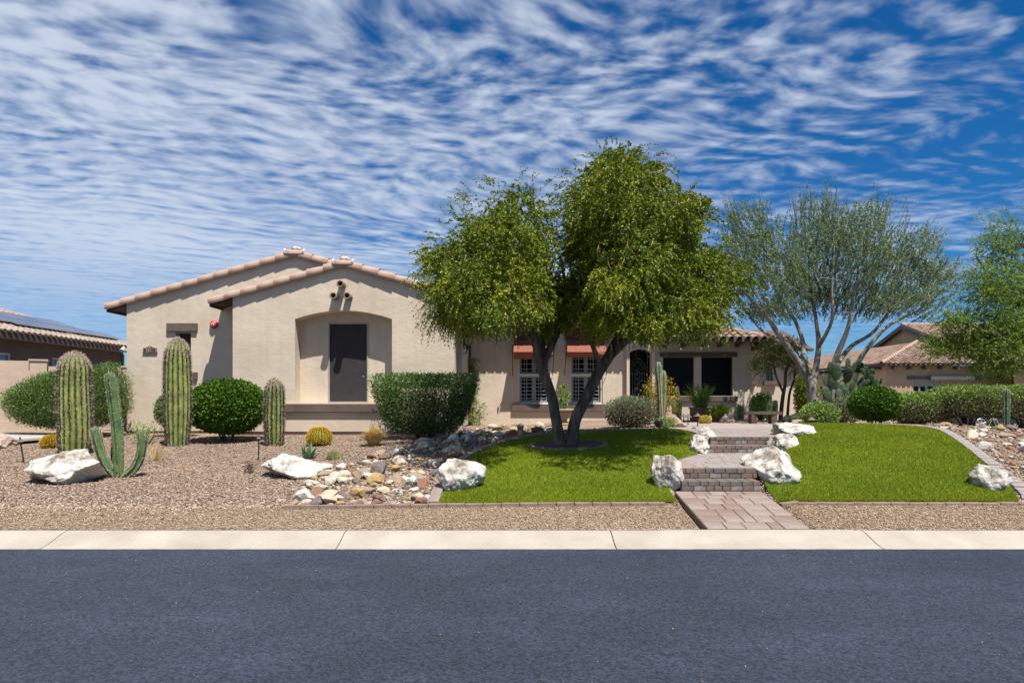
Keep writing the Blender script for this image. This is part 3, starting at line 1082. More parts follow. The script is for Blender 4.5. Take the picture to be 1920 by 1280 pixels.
def gable_roof(parent, x0, x1, ze, xp, zp, y0, y1, over, front):
    """two roof slabs with dark eave boards; gable edge tiles in front"""
    sl = (zp - ze) / (xp - x0)
    roof = None
    th = .10
    a = Vector((x0 - over, y0 - front, ze - over * sl)); p = Vector((xp, y0 - front, zp)); b = Vector((x1 + over, y0 - front, ze - over * sl))
    up = Vector((0, 0, th))
    roof = prism('roof', [q + Vector((0, front + .05, 0)) for q in (a, p, b, b + up, p + up, a + up)], (0, y1 - y0 - .05, 0), M_WOOD, parent)
    c = Vector((0, -.0, th + .0))
    rake_run(roof, a + c + Vector((-.03, .13, -.03)), p + c + Vector((-.06, .13, -.03)), .435)
    rake_run(roof, b + c + Vector((.03, .13, -.03)), p + c + Vector((.06, .13, -.03)), .435)
    # short level tile and mortar at the apex, ridge tiles behind
    put_m('apex_tile', RAKE[0], roof, frame_mat(p + Vector((-.25, .06, th + .0)), Vector((0, 1, 0)), Vector((1, 0, 0)), Vector((0, 0, 1))) if False else
          frame_mat(p + Vector((-.24, .12, th - .035)), Vector((0, -1, 0)), Vector((1, 0, 0)), Vector((0, 0, 1))))
    for s in (-1, 1):
        bm = bmesh.new()
        bmesh.ops.create_icosphere(bm, subdivisions=3, radius=1)
        for v in bm.verts:
            v.co = v.co * (1 + .25 * mnoise.noise(v.co * 2.5 + Vector((s, 0, 0))))
            v.co = Vector((v.co.x * .035, v.co.y * .142, v.co.z * .105)) + p + Vector((s * .25, .13, th + .012))
        bobj('mortar_joint', bm, M_MORTAR, roof, True)
    bm = bmesh.new()
    bmesh.ops.create_icosphere(bm, subdivisions=3, radius=1)
    for v in bm.verts:
        v.co = v.co * (1 + .3 * mnoise.noise(v.co * 2.2))
        v.co = Vector((v.co.x * .13, v.co.y * .08, v.co.z * .07)) + p + Vector((.02, .15, th + .12))
    bobj('mortar_joint', bm, M_MORTAR, roof, True)
    for i in range(8):
        put_m('ridge_tile', RAKE[0], roof, frame_mat(p + Vector((0, .18 + i * .42, th + .09)), Vector((1, 0, 0)), Vector((0, 1, 0)), Vector((0, 0, 1))))
    # side eave boards and beam end under the overhang
    for s, e in ((-1, a), (1, b)):
        box('eave_board', (e.x - .03 if s < 0 else e.x + .002, y0 - .02, e.z - .05), (e.x - .002 if s < 0 else e.x + .03, y1 - .02, e.z + .085), M_WOOD, roof)
    return roof


# -- left main gable (set back a little)
YL = 18.25
wx0, wx1 = XW(329, YL), XW(358, YL)
wall_mesh('wall', [(-10.3, .78), (-1.33, .78), (-1.33, 4.235), (-5.8, 5.515), (-10.3, 4.235)],
          [[(wx0, ZW(697, YL)), (wx1, ZW(697, YL)), (wx1, ZW(622, YL)), (wx0, ZW(622, YL))]], M_WALL, YL, YL + .25, HOUSE)
wall_mesh('wall', [(YL + .25, .78), (30, .78), (30, 4.14), (YL + .25, 4.14)], [], M_WALL, -10.3, -10.05, HOUSE, axis='x')
box('stem_wall', (-10.27, YL + .03, .3), (-1.4, YL + .2, .778), M_STEM, HOUSE)
gable_roof(HOUSE, -10.3, -1.3, 4.14, -5.8, 5.42, YL, 30, .5, .14)
w = box('window', (wx0, YL + .16, ZW(697, YL)), (wx1, YL + .19, ZW(622, YL)), M_SCREEN, HOUSE)
b = Build()
b.box((wx0, YL + .10, ZW(697, YL)), (wx0 + .035, YL + .155, ZW(622, YL))); b.box((wx1 - .035, YL + .10, ZW(697, YL)), (wx1, YL + .155, ZW(622, YL)))
b.box((wx0 + .035, YL + .10, ZW(622, YL) - .035), (wx1 - .035, YL + .155, ZW(622, YL)))
b.obj('window_frame', M_FRAME, w)
box('lintel', (XW(314, YL), YL - .07, ZW(621.5, YL)), (XW(371, YL), YL + .05, ZW(606, YL)), M_SILL, HOUSE, .012)
box('sill', (XW(314, YL), YL - .07, ZW(711, YL)), (XW(371, YL), YL + .05, ZW(697.5, YL)), M_SILL, HOUSE, .012)

# -- front gable with the arched window recess
YG = 17.5
ax0, ax1 = XW(553, YG), XW(735, YG)
zb, zs, zc = ZW(757, YG), ZW(598, YG), ZW(582, YG)
arch = [(ax0, zb), (ax1, zb), (ax1, zs)]
for k in range(1, 16):
    t = k / 16
    arch.append((ax1 + (ax0 - ax1) * t, zs + (zc - zs) * (1 - (2 * t - 1) ** 2)))
arch.append((ax0, zs))
GL, GR, GP = -7.16, -1.475, -4.318
wall_mesh('wall', [(GL, .80), (GR, .80), (GR, 4.295), (GP, 5.095), (GL, 4.295)], [arch], M_WALL, YG, YG + .44, HOUSE)
wall_mesh('wall', [(YG + .441, .80), (YL - .001, .80), (YL - .001, 4.19), (YG + .441, 4.19)], [], M_WALL, GL, GL + .2, HOUSE, axis='x')
wall_mesh('wall', [(YG + .441, .78), (24.2, .78), (24.2, 4.19), (YG + .441, 4.19)], [], M_WALL, GR - .2, GR, HOUSE, axis='x')
box('stem_wall', (GL + .03, YG + .03, .3), (GR - .03, YG + .4, .798), M_STEM, HOUSE)
box('stem_wall', (GR - .16, YG + .42, .3), (GR - .03, 24.2, .778), M_STEM, HOUSE)
qx0, qx1, qz0, qz1 = XW(615.5, 17.94), XW(690.5, 17.94), ZW(755, 17.94), ZW(605, 17.94)
wall_mesh('recess_wall', [(ax0 - .2, zb - .1), (ax1 + .2, zb - .1), (ax1 + .2, zc + .1), (ax0 - .2, zc + .1)],
          [[(qx0, qz0), (qx1, qz0), (qx1, qz1), (qx0, qz1)]], M_WALL, YG + .442, YG + .55, HOUSE)
w = box('window', (qx0 + .02, YG + .475, qz0 + .02), (qx1 - .02, YG + .49, qz1 - .02), M_SCREEN, HOUSE)
b = Build()
f_ = .035
yA, yB = YG + .425, YG + .5
b.box((qx0, yA, qz0), (qx0 + f_, yB, qz1)); b.box((qx1 - f_, yA, qz0), (qx1, yB, qz1))
b.box((qx0 + f_, yA, qz1 - f_), (qx1 - f_, yB, qz1)); b.box((qx0 + f_, yA, qz0), (qx1 - f_, yB, qz0 + f_))
b.obj('window_frame', M_FRAME, w)
box('sill', (XW(531, YG), YG - .085, ZW(772.5, YG)), (XW(752, YG), YG - .001, zb - .002), M_SILL, HOUSE, .015)
box('sill_cap', (XW(531, YG) + .04, YG - .06, zb + .0), (XW(752, YG) - .04, YG + .42, zb + .022), M_WALL, HOUSE)
gable_roof(HOUSE, GL, GR, 4.2, GP, 5.0, YG, YL + 6, .56, .14)
for (px, py) in ((642.5, 535), (629.5, 557), (655, 557)):
    c = V(px, py, YG)
    b = Build()
    k = 20
    prof = [(.092, .05), (.092, -.27), (.060, -.27), (.060, .0)]
    vs_, fs = [], []
    for (r_, yy) in prof:
        for i in range(k):
            a = 2 * math.pi * i / k
            vs_.append((c.x + r_ * math.cos(a), YG + yy, c.z + r_ * math.sin(a)))
    for s in range(3):
        for i in range(k): fs.append((s * k + i, s * k + (i + 1) % k, (s + 1) * k + (i + 1) % k, (s + 1) * k + i))
    fs.append(tuple(3 * k + i for i in range(k)))
    b.add(vs_, fs)
    b.obj('clay_pipe', M_PIPE, HOUSE, True)

# -- main wall with two shuttered windows, entry and right wing
YM = 23.4
def wrect(p0, p1, q0, q1, y): return (XW(p0, y), XW(p1, y), ZW(q1, y), ZW(q0, y))
W1 = wrect(971, 1031.5, 632, 757, YM); W2 = wrect(1068.5, 1130, 632, 757, YM)
def hole(w): return [(w[0], w[2]), (w[1], w[2]), (w[1], w[3]), (w[0], w[3])]
XE = 3.93
wall_mesh('wall', [(GR + .001, .62), (XE, .62), (XE, 4.5), (GR + .001, 4.5)], [hole(W1), hole(W2)], M_WALL, YM, YM + .22, HOUSE)
for wi, W in enumerate((W1, W2)):
    x0, x1, z0, z1 = W
    w = box('window', (x0 + .02, YM + .2, z0 + .02), (x1 - .02, YM + .21, z1 - .02), M_GLASSDARK, HOUSE)
    b = Build(); t = .06; ya, yb = YM + .05, YM + .12
    b.box((x0, ya, z0), (x0 + t, yb, z1)); b.box((x1 - t, ya, z0), (x1, yb, z1))
    b.box((x0 + t, ya, z0), (x1 - t, yb, z0 + t)); b.box((x0 + t, ya, z1 - t), (x1 - t, yb, z1))
    zm = ZW(703, YM)
    b.box((x0 + t, ya - .01, zm - .05), (x1 - t, yb, zm + .05))
    b.obj('window_frame', M_SASH, w)
    # shutter leaves with slats behind each sash
    for (za, zb_) in ((z0 + t, zm - .05), (zm + .05, z1 - t)):
        xm = (x0 + x1) / 2
        for (xa, xb) in ((x0 + t, xm), (xm, x1 - t)):
            b = Build(); s = .07; y2, y3 = YM + .135, YM + .165
            b.box((xa, y2, za), (xa + s, y3, zb_)); b.box((xb - s, y2, za), (xb, y3, zb_))
            b.box((xa + s, y2, za), (xb - s, y3, za + s)); b.box((xa + s, y2, zb_ - s * .6), (xb - s, y3, zb_))
            b.obj('shutter', M_SHUT, w)
            b = Build()
            n = 6
            for i in range(n):
                zz = za + s + (zb_ - s * 1.6 - za) * (i + .5) / n
                b.box((xa + s, y2 + .004, zz - .008), (xb - s, y3 + .01, zz + .008))
            b.box(((xa + xb) / 2 - .008, y2 - .01, za + s), ((xa + xb) / 2 + .008, y2 + .002, zb_ - s * .6))
            b.box((xa + s + .09, y2 + .036, za + s), (xa + s + .1, y2 + .044, zb_ - s * .6))
            b.obj('shutter_slats', M_SHUTIN, w)
box('sill', (0.0, YM - .1, ZW(771, YM)), (XW(1140.5, YM), YM - .001, ZW(757.5, YM)), M_SILL, HOUSE, .015)
for (p0, p1) in ((961, 1036), (1062, 1139.5)):
    xa, xb = XW(p0, 22.6) + .03, XW(p1, 22.6)
    aw = thing('awning_root', None, None, (xa, 22.6, 3.1)) if False else None
    zt, zl = ZW(635, YM), ZW(659.5, 22.6)
    b = Build()
    P = [(xa + .03, YM - .01, zt), (xb - .03, YM - .01, zt), (xb, 22.6, zl), (xa, 22.6, zl)]
    n = 8
    top, bot = [], []
    vs_, fs = [], []
    for i in range(n + 1):                       # gently sagging cloth
        s = i / n
        for k in range(n + 1):
            t = k / n
            p = Vector(P[0]).lerp(Vector(P[1]), t).lerp(Vector(P[3]).lerp(Vector(P[2]), t), s)
            p.z -= .035 * math.sin(math.pi * s) * (1 + .3 * math.sin(9 * t))
            vs_.append(p)
    for i in range(n):
        for k in range(n):
            a = i * (n + 1) + k
            fs.append((a, a + 1, a + n + 2, a + n + 1))
    m_ = len(vs_)
    vs_ += [v - Vector((0, 0, .008)) for v in vs_]
    fs += [tuple(reversed([q + m_ for q in f])) for f in list(fs)]
    b.add(vs_, fs)
    canopy = b.obj('awning', M_AWN, HOUSE, True)
    # hanging front flap blown inwards and side gussets
    b = Build()
    fl = []
    for k in range(n + 1):
        t = k / n
        x = xa + (xb - xa) * t
        fl.append([(x, 22.6, zl), (x + .01, 22.63 + .05 * math.sin(5 * t), zl - .09), (x + .02, 22.72 + .06 * math.sin(4 * t + 1), zl - .17 - .07 * (1 - t) * (p0 < 1000))])
    vs_ = [q for r_ in fl for q in r_]
    fs = [(3 * k + j, 3 * k + 3 + j, 3 * k + 4 + j, 3 * k + 1 + j) for k in range(n) for j in range(2)]
    b.add(vs_, fs)
    for x in (xa + .004, xb - .004):
        b.add([(x, YM - .01, zt), (x, 22.6, zl), (x, 22.62, zl - .1), (x, YM - .01, zl - .2)], [(0, 1, 2, 3)])
    b.obj('awning_valance', M_AWN, canopy)
    box('awning_cover', (xa + .0, YM - .1, zt + .005), (xb - .0, YM - .002, zt + .36), M_AWND, canopy)
    for x in (xa - .03, xb + .05):
        b = Build()
        b.tube([(x, 22.58, zl + .12), (x, YM - .03, ZW(704, YM))], .013, 6)
        b.tube([(x, 22.56, zl + .05), (x, 22.575, zl + .14), (x, 22.56, zl + .2), (x, 22.55, zl + .3)], [.014, .034, .026, .003], 6)
        b.tube([(x, 22.575, zl), (x, 22.575, zl + .1)], .012, 5)
        b.obj('awning_rod', M_IRON, canopy)
# entry block
YE = 23.2
ex0, ex1 = XW(1180.5, YE), XW(1223, YE)
ea = [(ex0, .9), (ex1, .9), (ex1, 3.2)]
for k in range(1, 12):
    t = k / 12
    ea.append((ex1 + (ex0 - ex1) * t, 3.2 + .13 * (1 - (2 * t - 1) ** 2)))
ea.append((ex0, 3.2))
wall_mesh('entry_wall', [(XE - .03, .7), (4.86, .7), (4.86, 4.85), (XE - .03, 4.85)], [[(a, max(z, .93)) for a, z in ea]], M_WALL, YE, YE + .42, HOUSE)
gate = box('entry_gate', (ex0 - .3, YE + .75, .8), (ex1 + .3, YE + .8, 3.6), M_GLASSDARK, HOUSE)
box('entry_side', (ex1 + .1, YE + .421, .8), (ex1 + .2, YE + .749, 3.6), M_WALL, HOUSE)
b = Build()
gx0, gx1 = ex0 + .01, ex1 - .1
for x in np.linspace(gx0, gx1, 9): b.box((x - .009, YE + .43, .95), (x + .009, YE + .448, 2.55 + .0))
for z in (.99, 1.72, 2.5): b.box((gx0, YE + .425, z - .015), (gx1, YE + .453, z + .015))
b.box((gx0 - .03, YE + .42, .94), (gx0 - .0, YE + .46, 3.3)); b.box((gx1, YE + .42, .94), (gx1 + .03, YE + .46, 3.3))
xc = (gx0 + gx1) / 2
for r_ in (.20, .28):
    b.tube([(xc + r_ * math.cos(a), YE + .435, 2.6 + r_ * 1.5 * math.sin(a)) for a in np.linspace(0, math.pi, 14)], .014, 5)
for a in np.linspace(.3, math.pi - .3, 5):
    b.tube([(xc, YE + .435, 2.55), (xc + .28 * math.cos(a), YE + .435, 2.6 + .42 * math.sin(a))], .009, 5)
for zz in np.arange(1.05, 2.45, .36):
    pts = [(xc + .10 * math.sin(t * 6.0) * (1 if int(zz * 10) % 2 else -1), YE + .425, zz + t * .36) for t in np.linspace(0, 1, 12)]
    b.tube(pts, .012, 5)
    for s in (-1, 1):
        b.tube([(xc + s * (.03 + .07 * (1 - k / 9) * math.cos(k * .75)), YE + .42, zz + .18 + .07 * (1 - k / 9) * math.sin(k * .75)) for k in range(10)], .009, 5)
b.obj('scroll_ironwork', mat('gate_iron', (.03, .028, .028), (.05, .047, .045), 8, .4, spec=.6), gate)

# right wing
YR = 23.42
WR0, WR1 = 4.862, 8.2
W3 = wrect(1243, 1302, 669, 742, YR); W4 = wrect(1315, 1374.5, 669, 742, YR)
wall_mesh('wall', [(WR0, .72), (WR1, .72), (WR1, 3.72), (WR0, 3.72)], [hole(W3), hole(W4)], M_WALL, YR, YR + .25, HOUSE)
wall_mesh('wall', [(YR + .251, .72), (27.4, .72), (27.4, 3.7), (YR + .251, 3.7)], [], M_WALL, WR1 - .2, WR1, HOUSE, axis='x')
for W in (W3, W4):
    w = box('window', (W[0], YR + .17, W[2]), (W[1], YR + .18, W[3]), M_GLASSDARK, HOUSE)
    b = Build(); t = .04; ya, yb = YR + .11, YR + .16
    b.box((W[0], ya, W[2]), (W[0] + t, yb, W[3])); b.box((W[1] - t, ya, W[2]), (W[1], yb, W[3]))
    b.box((W[0] + t, ya, W[3] - t), (W[1] - t, yb, W[3])); b.box((W[0] + t, ya, W[2]), (W[1] - t, yb, W[2] + t))
    b.obj('window_frame', mat('bronze_frame', (.02, .017, .015), (.03, .026, .022), 5, .5), w)
box('lintel', (XW(1237, YR), YR - .08, ZW(669, YR) + .003), (XW(1381.5, YR), YR - .001, ZW(660.5, YR)), M_WOOD, HOUSE, .01)
box('sill', (XW(1238, YR), YR - .08, ZW(752.5, YR)), (XW(1381.5, YR), YR - .001, ZW(742.5, YR)), M_SILL, HOUSE, .015)
# far wing beyond
YF = 27.4
fw = wrect(1436, 1449, 691, 714, YF)
wall_mesh('wall', [(8.0, .7), (XW(1496, YF), .7), (XW(1496, YF), 3.55), (8.0, 3.55)], [hole(fw)], M_WALL, YF, YF + .2, HOUSE)
w = box('window', (fw[0], YF + .1, fw[2]), (fw[1], YF + .11, fw[3]), mat('sky_glass', (.02, .05, .09), (.03, .07, .11), 4, .04, spec=.8), HOUSE)
b = Build(); b.box(((fw[0] + fw[1]) / 2 - .012, YF + .07, fw[2]), ((fw[0] + fw[1]) / 2 + .012, YF + .098, fw[3])); b.obj('window_bar', M_IRON, w)
box('sill', (XW(1430, YF), YF - .16, ZW(727, YF) + .1), (XW(1455, YF), YF - .001, ZW(714.5, YF)), M_SILL, HOUSE, .02)
box('sill', (XW(1406, YF), YF - .16, ZW(727, YF) + .1), (XW(1416, YF), YF - .001, ZW(714.5, YF)), M_SILL, HOUSE, .02)
box('wall_vent', (XW(1411, YF), YF - .08, ZW(692, YF)), (XW(1416, YF), YF - .001, ZW(685, YF)), M_WOOD, HOUSE, .01)

# roofs of the middle, right wing and far wing
PS = .333
SLV = Vector((0, 1, PS)).normalized()
def shed(name, x0, x1, y0, z0, run, th=.09, hipr=0.0, hipl=0.0):
    pts = [(x0, y0, z0), (x1, y0, z0), (x1 - hipr, y0 + run, z0 + run * PS), (x0 + hipl, y0 + run, z0 + run * PS)]
    return prism(name, pts, (0, 0, th), M_WOOD, HOUSE)
SU = .27
SV = .38
zeM, yeM = 4.42, YM - .75
rf = shed('roof', -1.2, 4.9, yeM, zeM, 5.0)
tile_field(rf, (-1.2, yeM - .06, zeM + .09 - .02), (1, 0, 0), SLV, 22, 6, SU, SV)
b = Build()
prism('roof_back', [(-1.2, yeM + 5, zeM + 5 * PS), (4.9, yeM + 5, zeM + 5 * PS), (4.9, yeM + 10, zeM), (-1.2, yeM + 10, zeM)], (0, 0, .09), M_TILEF, HOUSE)
zeR, yeR = ZW(640, 22.8), 22.78
xr0, xr1 = 4.75, 8.2 + .48
rr = shed('roof', xr0, xr1, yeR, zeR, 3.0, hipr=3.0)
nu = int((xr1 - xr0) / SU)
tile_field(rr, (xr0, yeR - .06, zeR + .07), (1, 0, 0), SLV, nu, 7, SU, SV, test=lambda i, j: (i + .5) * SU < (xr1 - xr0) - j * SV * .95)
# right hip slope, hip tiles
prism('roof_hip', [(xr1 + .001, yeR + .01, zeR), (xr1 + .001, yeR + 6, zeR), (xr1 - 3 + .001, yeR + 3.01, zeR + 3 * PS)], (0, 0, .089), M_TILEF, HOUSE)
hd = Vector((-1, 1, PS)).normalized()
hx = Vector((1, 1, 0)).normalized()
for i in range(9):
    put_m('hip_tile', FIELD[i % 2], rr, frame_mat(Vector((xr1 + .02, yeR - .02, zeR + .11)) + hd * (i * .4), hx, hd, hx.cross(hd)) @ Matrix.Scale(1.1, 4))
for x in np.arange(WR0 + .35, WR1 + .2, .62):
    box('rafter_tail', (x - .045, yeR + .05, zeR - .15), (x + .045, YR - .001, zeR - .01), M_WOOD, HOUSE)
box('eave_board', (xr1 - .16, yeR + .04, zeR - .2), (xr1 - .03, 27, zeR - .005), M_WOOD, HOUSE)
fr = shed('roof', 8.25, XW(1496, YF) + .4, 26.85, 3.5, 3)
tile_field(fr, (8.25, 26.8, 3.57), (1, 0, 0), SLV, 12, 5, SU, SV)
prism('porch_roof', [(XE - .2, YE - .15, 4.88), (5.0, YE - .15, 4.88), (5.0, YE + 3, 5.6), (XE - .2, YE + 3, 5.6)], (0, 0, .09), M_TILEF, HOUSE)
b = Build()
xd = XW(880, 23.2)
b.tube([(xd, 23.3, 4.3), (xd, 23.3, .75)], .05, 8)
b.obj('downspout', M_IRON, HOUSE)

# ------------------------------------------------------------------ things fixed to the house walls
def lantern():
    c = V(876, 645, 20.6)
    r = thing('wall_lantern', 'black wall lantern on a curved arm beside the hedge corner', 'lantern', c)
    xw = GR
    b = Build()
    b.lathe(c, [(.10, -.02), (.13, .10), (.155, .2)], 6)
    g = b.obj('glass', mat('lantern_glass', (.25, .25, .24), (.32, .32, .3), 5, .1, spec=.6), r)
    b = Build()
    b.lathe(c + Vector((0, 0, .2)), [(.19, 0), (.2, .02), (.12, .10), (.05, .15), (.03, .2), (.035, .23), (.005, .27)], 8)
    b.obj('roof_cap', M_IRON, r)
    b = Build()
    for k in range(6):
        a = 2 * math.pi * k / 6
        b.tube([c + Vector((.1 * math.cos(a), .1 * math.sin(a), -.03)), c + Vector((.135 * math.cos(a), .135 * math.sin(a), .1)), c + Vector((.16 * math.cos(a), .16 * math.sin(a), .21))], .012, 4)
    b.lathe(c + Vector((0, 0, -.12)), [(.012, -.06), (.05, 0), (.04, .05), (.10, .1)], 8)
    b.obj('cage', M_IRON, r)
    b = Build()
    b.tube([c + Vector((0, 0, -.15)), c + Vector((-.03, 0, -.26)), c + Vector((-.13, 0, -.31)), c + Vector((-.2, 0, -.24)), Vector((xw + .04, c.y, c.z - .12)), Vector((xw, c.y, c.z - .02))], .018, 6)
    b.obj('arm', M_IRON, r)
    box('back_plate', (xw + .001, c.y - .07, c.z - .1), (xw + .03, c.y + .07, c.z + .22), M_IRON, r, .008)


lantern()


def bell():
    c = V(402, 608.5, YL)
    r = thing('alarm_bell', 'round red alarm bell on the left wall below the eave', 'alarm', c)
    b = Build()
    prof = [(.105, 0), (.105, .05), (.09, .085), (.05, .10), (.045, .102)]
    def lathe_y(prof, k=20):
        vs_, fs = [], []
        for (r_, d) in prof:
            for i in range(k):
                a = 2 * math.pi * i / k
                vs_.append((c.x + r_ * math.cos(a), YL - .001 - d, c.z + r_ * math.sin(a)))
        for s in range(len(prof) - 1):
            for i in range(k): fs.append((s * k + i, s * k + (i + 1) % k, (s + 1) * k + (i + 1) % k, (s + 1) * k + i))
        fs.append(tuple((len(prof) - 1) * k + i for i in range(k)))
        return vs_, fs
    b.add(*lathe_y(prof)); b.obj('dome', M_RED, r, True)
    b = Build(); b.add(*lathe_y([(.045, .10), (.045, .112), (.02, .115)])); b.obj('centre_disc', M_WHITE, r)
    b = Build(); b.add(*lathe_y([(.016, .115), (.016, .122)], 8)); b.obj('bolt', M_IRON, r)


bell()


def plaque():
    c = V(282, 655, YL)
    r = thing('house_number_plaque', 'small arched bronze house number plaque on the left wall', 'plaque', c)
    pts = []
    w, h = .185, .07
    for i in range(25):
        x = -w + 2 * w * i / 24
        z = h * .55 + .06 * math.exp(-(x / .09) ** 2)
        pts.append((c.x + x, YL - .03, c.z + z))
    pts = [(c.x + w, YL - .03, c.z - h)] + list(reversed(pts)) + [(c.x - w, YL - .03, c.z - h)]
    prism('face', pts, (0, .029, 0), M_PLAQ, r)
    box('base_rail', (c.x - w - .008, YL - .04, c.z - h - .03), (c.x + w + .008, YL - .001, c.z - h - .001), M_WOOD, r)
    for i, ch in enumerate('51105'):
        cu = bpy.data.curves.new('digit', 'FONT')
        cu.body = ch; cu.size = .125; cu.extrude = .006; cu.align_x = 'CENTER'
        to = bpy.data.objects.new('digit', cu)
        COL.objects.link(to)
        me = bpy.data.meshes.new_from_object(to.evaluated_get(bpy.context.evaluated_depsgraph_get()))
        bpy.data.objects.remove(to)
        me.materials.clear(); me.materials.append(M_IRON)
        o = bpy.data.objects.new('digit', me)
        o.matrix_basis = Matrix.Translation((c.x - .13 + i * .063, YL - .032, c.z - .05)) @ Matrix.Rotation(R(90), 4, 'X')
        link(o, r)


plaque()


def corner_light():
    c = V(240, 655, YL)
    r = thing('flood_light', 'small white flood light on the left corner of the house', 'light', c)
    b = Build(); b.lathe((-10.33, YL + .05, c.z - .02), [(.05, -.03), (.06, 0), (.05, .03)], 10); b.obj('mount', M_WHITE, r)
    b = Build(); b.tube([(-10.33, YL + .05, c.z), (-10.36, YL - .06, c.z + .05), (-10.3, YL - .16, c.z + .02)], .018, 6); b.obj('arm', M_WHITE, r)
    b = Build(); b.tube([(-10.30, YL - .14, c.z + .04), (-10.28, YL - .26, c.z - .06)], [.035, .06], 10); b.obj('lamp_head', M_WHITE, r)


corner_light()

# ------------------------------------------------------------------ block wall, driveway and the neighbours
def block_wall():
    r = thing('block_wall', 'tan stucco block wall stepping down to the left side of the house', 'wall', (-13.5, 19.4, .8))
    A, B = Vector((-17.6, 17.1)), Vector((-10.32, 21.22))
    d = (B - A).normalized(); n = Vector((-d.y, d.x))
    def seg(t0, t1, zt, th, name='wall_panel', zb=.2, m=M_BLOCK):
        a, b = A + d * t0, A + d * t1
        pts = [a + n * th, a - n * th, b - n * th, b + n * th]
        return prism(name, [(p.x, p.y, zb) for p in pts], (0, 0, zt - zb), m, r)
    P = [0.2, 4.75, 7.0, 8.36]
    T = [2.70, 2.56, 2.50]
    for i in range(3): seg(P[i] + .201, P[i + 1] - (.201 if i < 2 else 0), T[i], .1)
    for i in range(3):
        seg(P[i] - .2, P[i] + .2, T[max(i - 1, 0)] + .0, .2, 'pillar')
        seg(P[i] - .23, P[i] + .23, T[max(i - 1, 0)] + .05, .23, 'pillar_cap', T[max(i - 1, 0)] + .002)
    seg(P[0], P[3], 1.0, .125, 'footing')


block_wall()
o = prism('driveway', [(-40, 15.3, .68), (-11.4, 15.3, .66), (-10.9, 15.9, .69), (-10.9, 17.0, .73), (-12.2, 17.2, .74), (-40, 17.2, .74)], (0, 0, .05), M_CONC2, None)
tag(o, 'pale concrete driveway strip at the left edge behind the cactus', kind='structure')


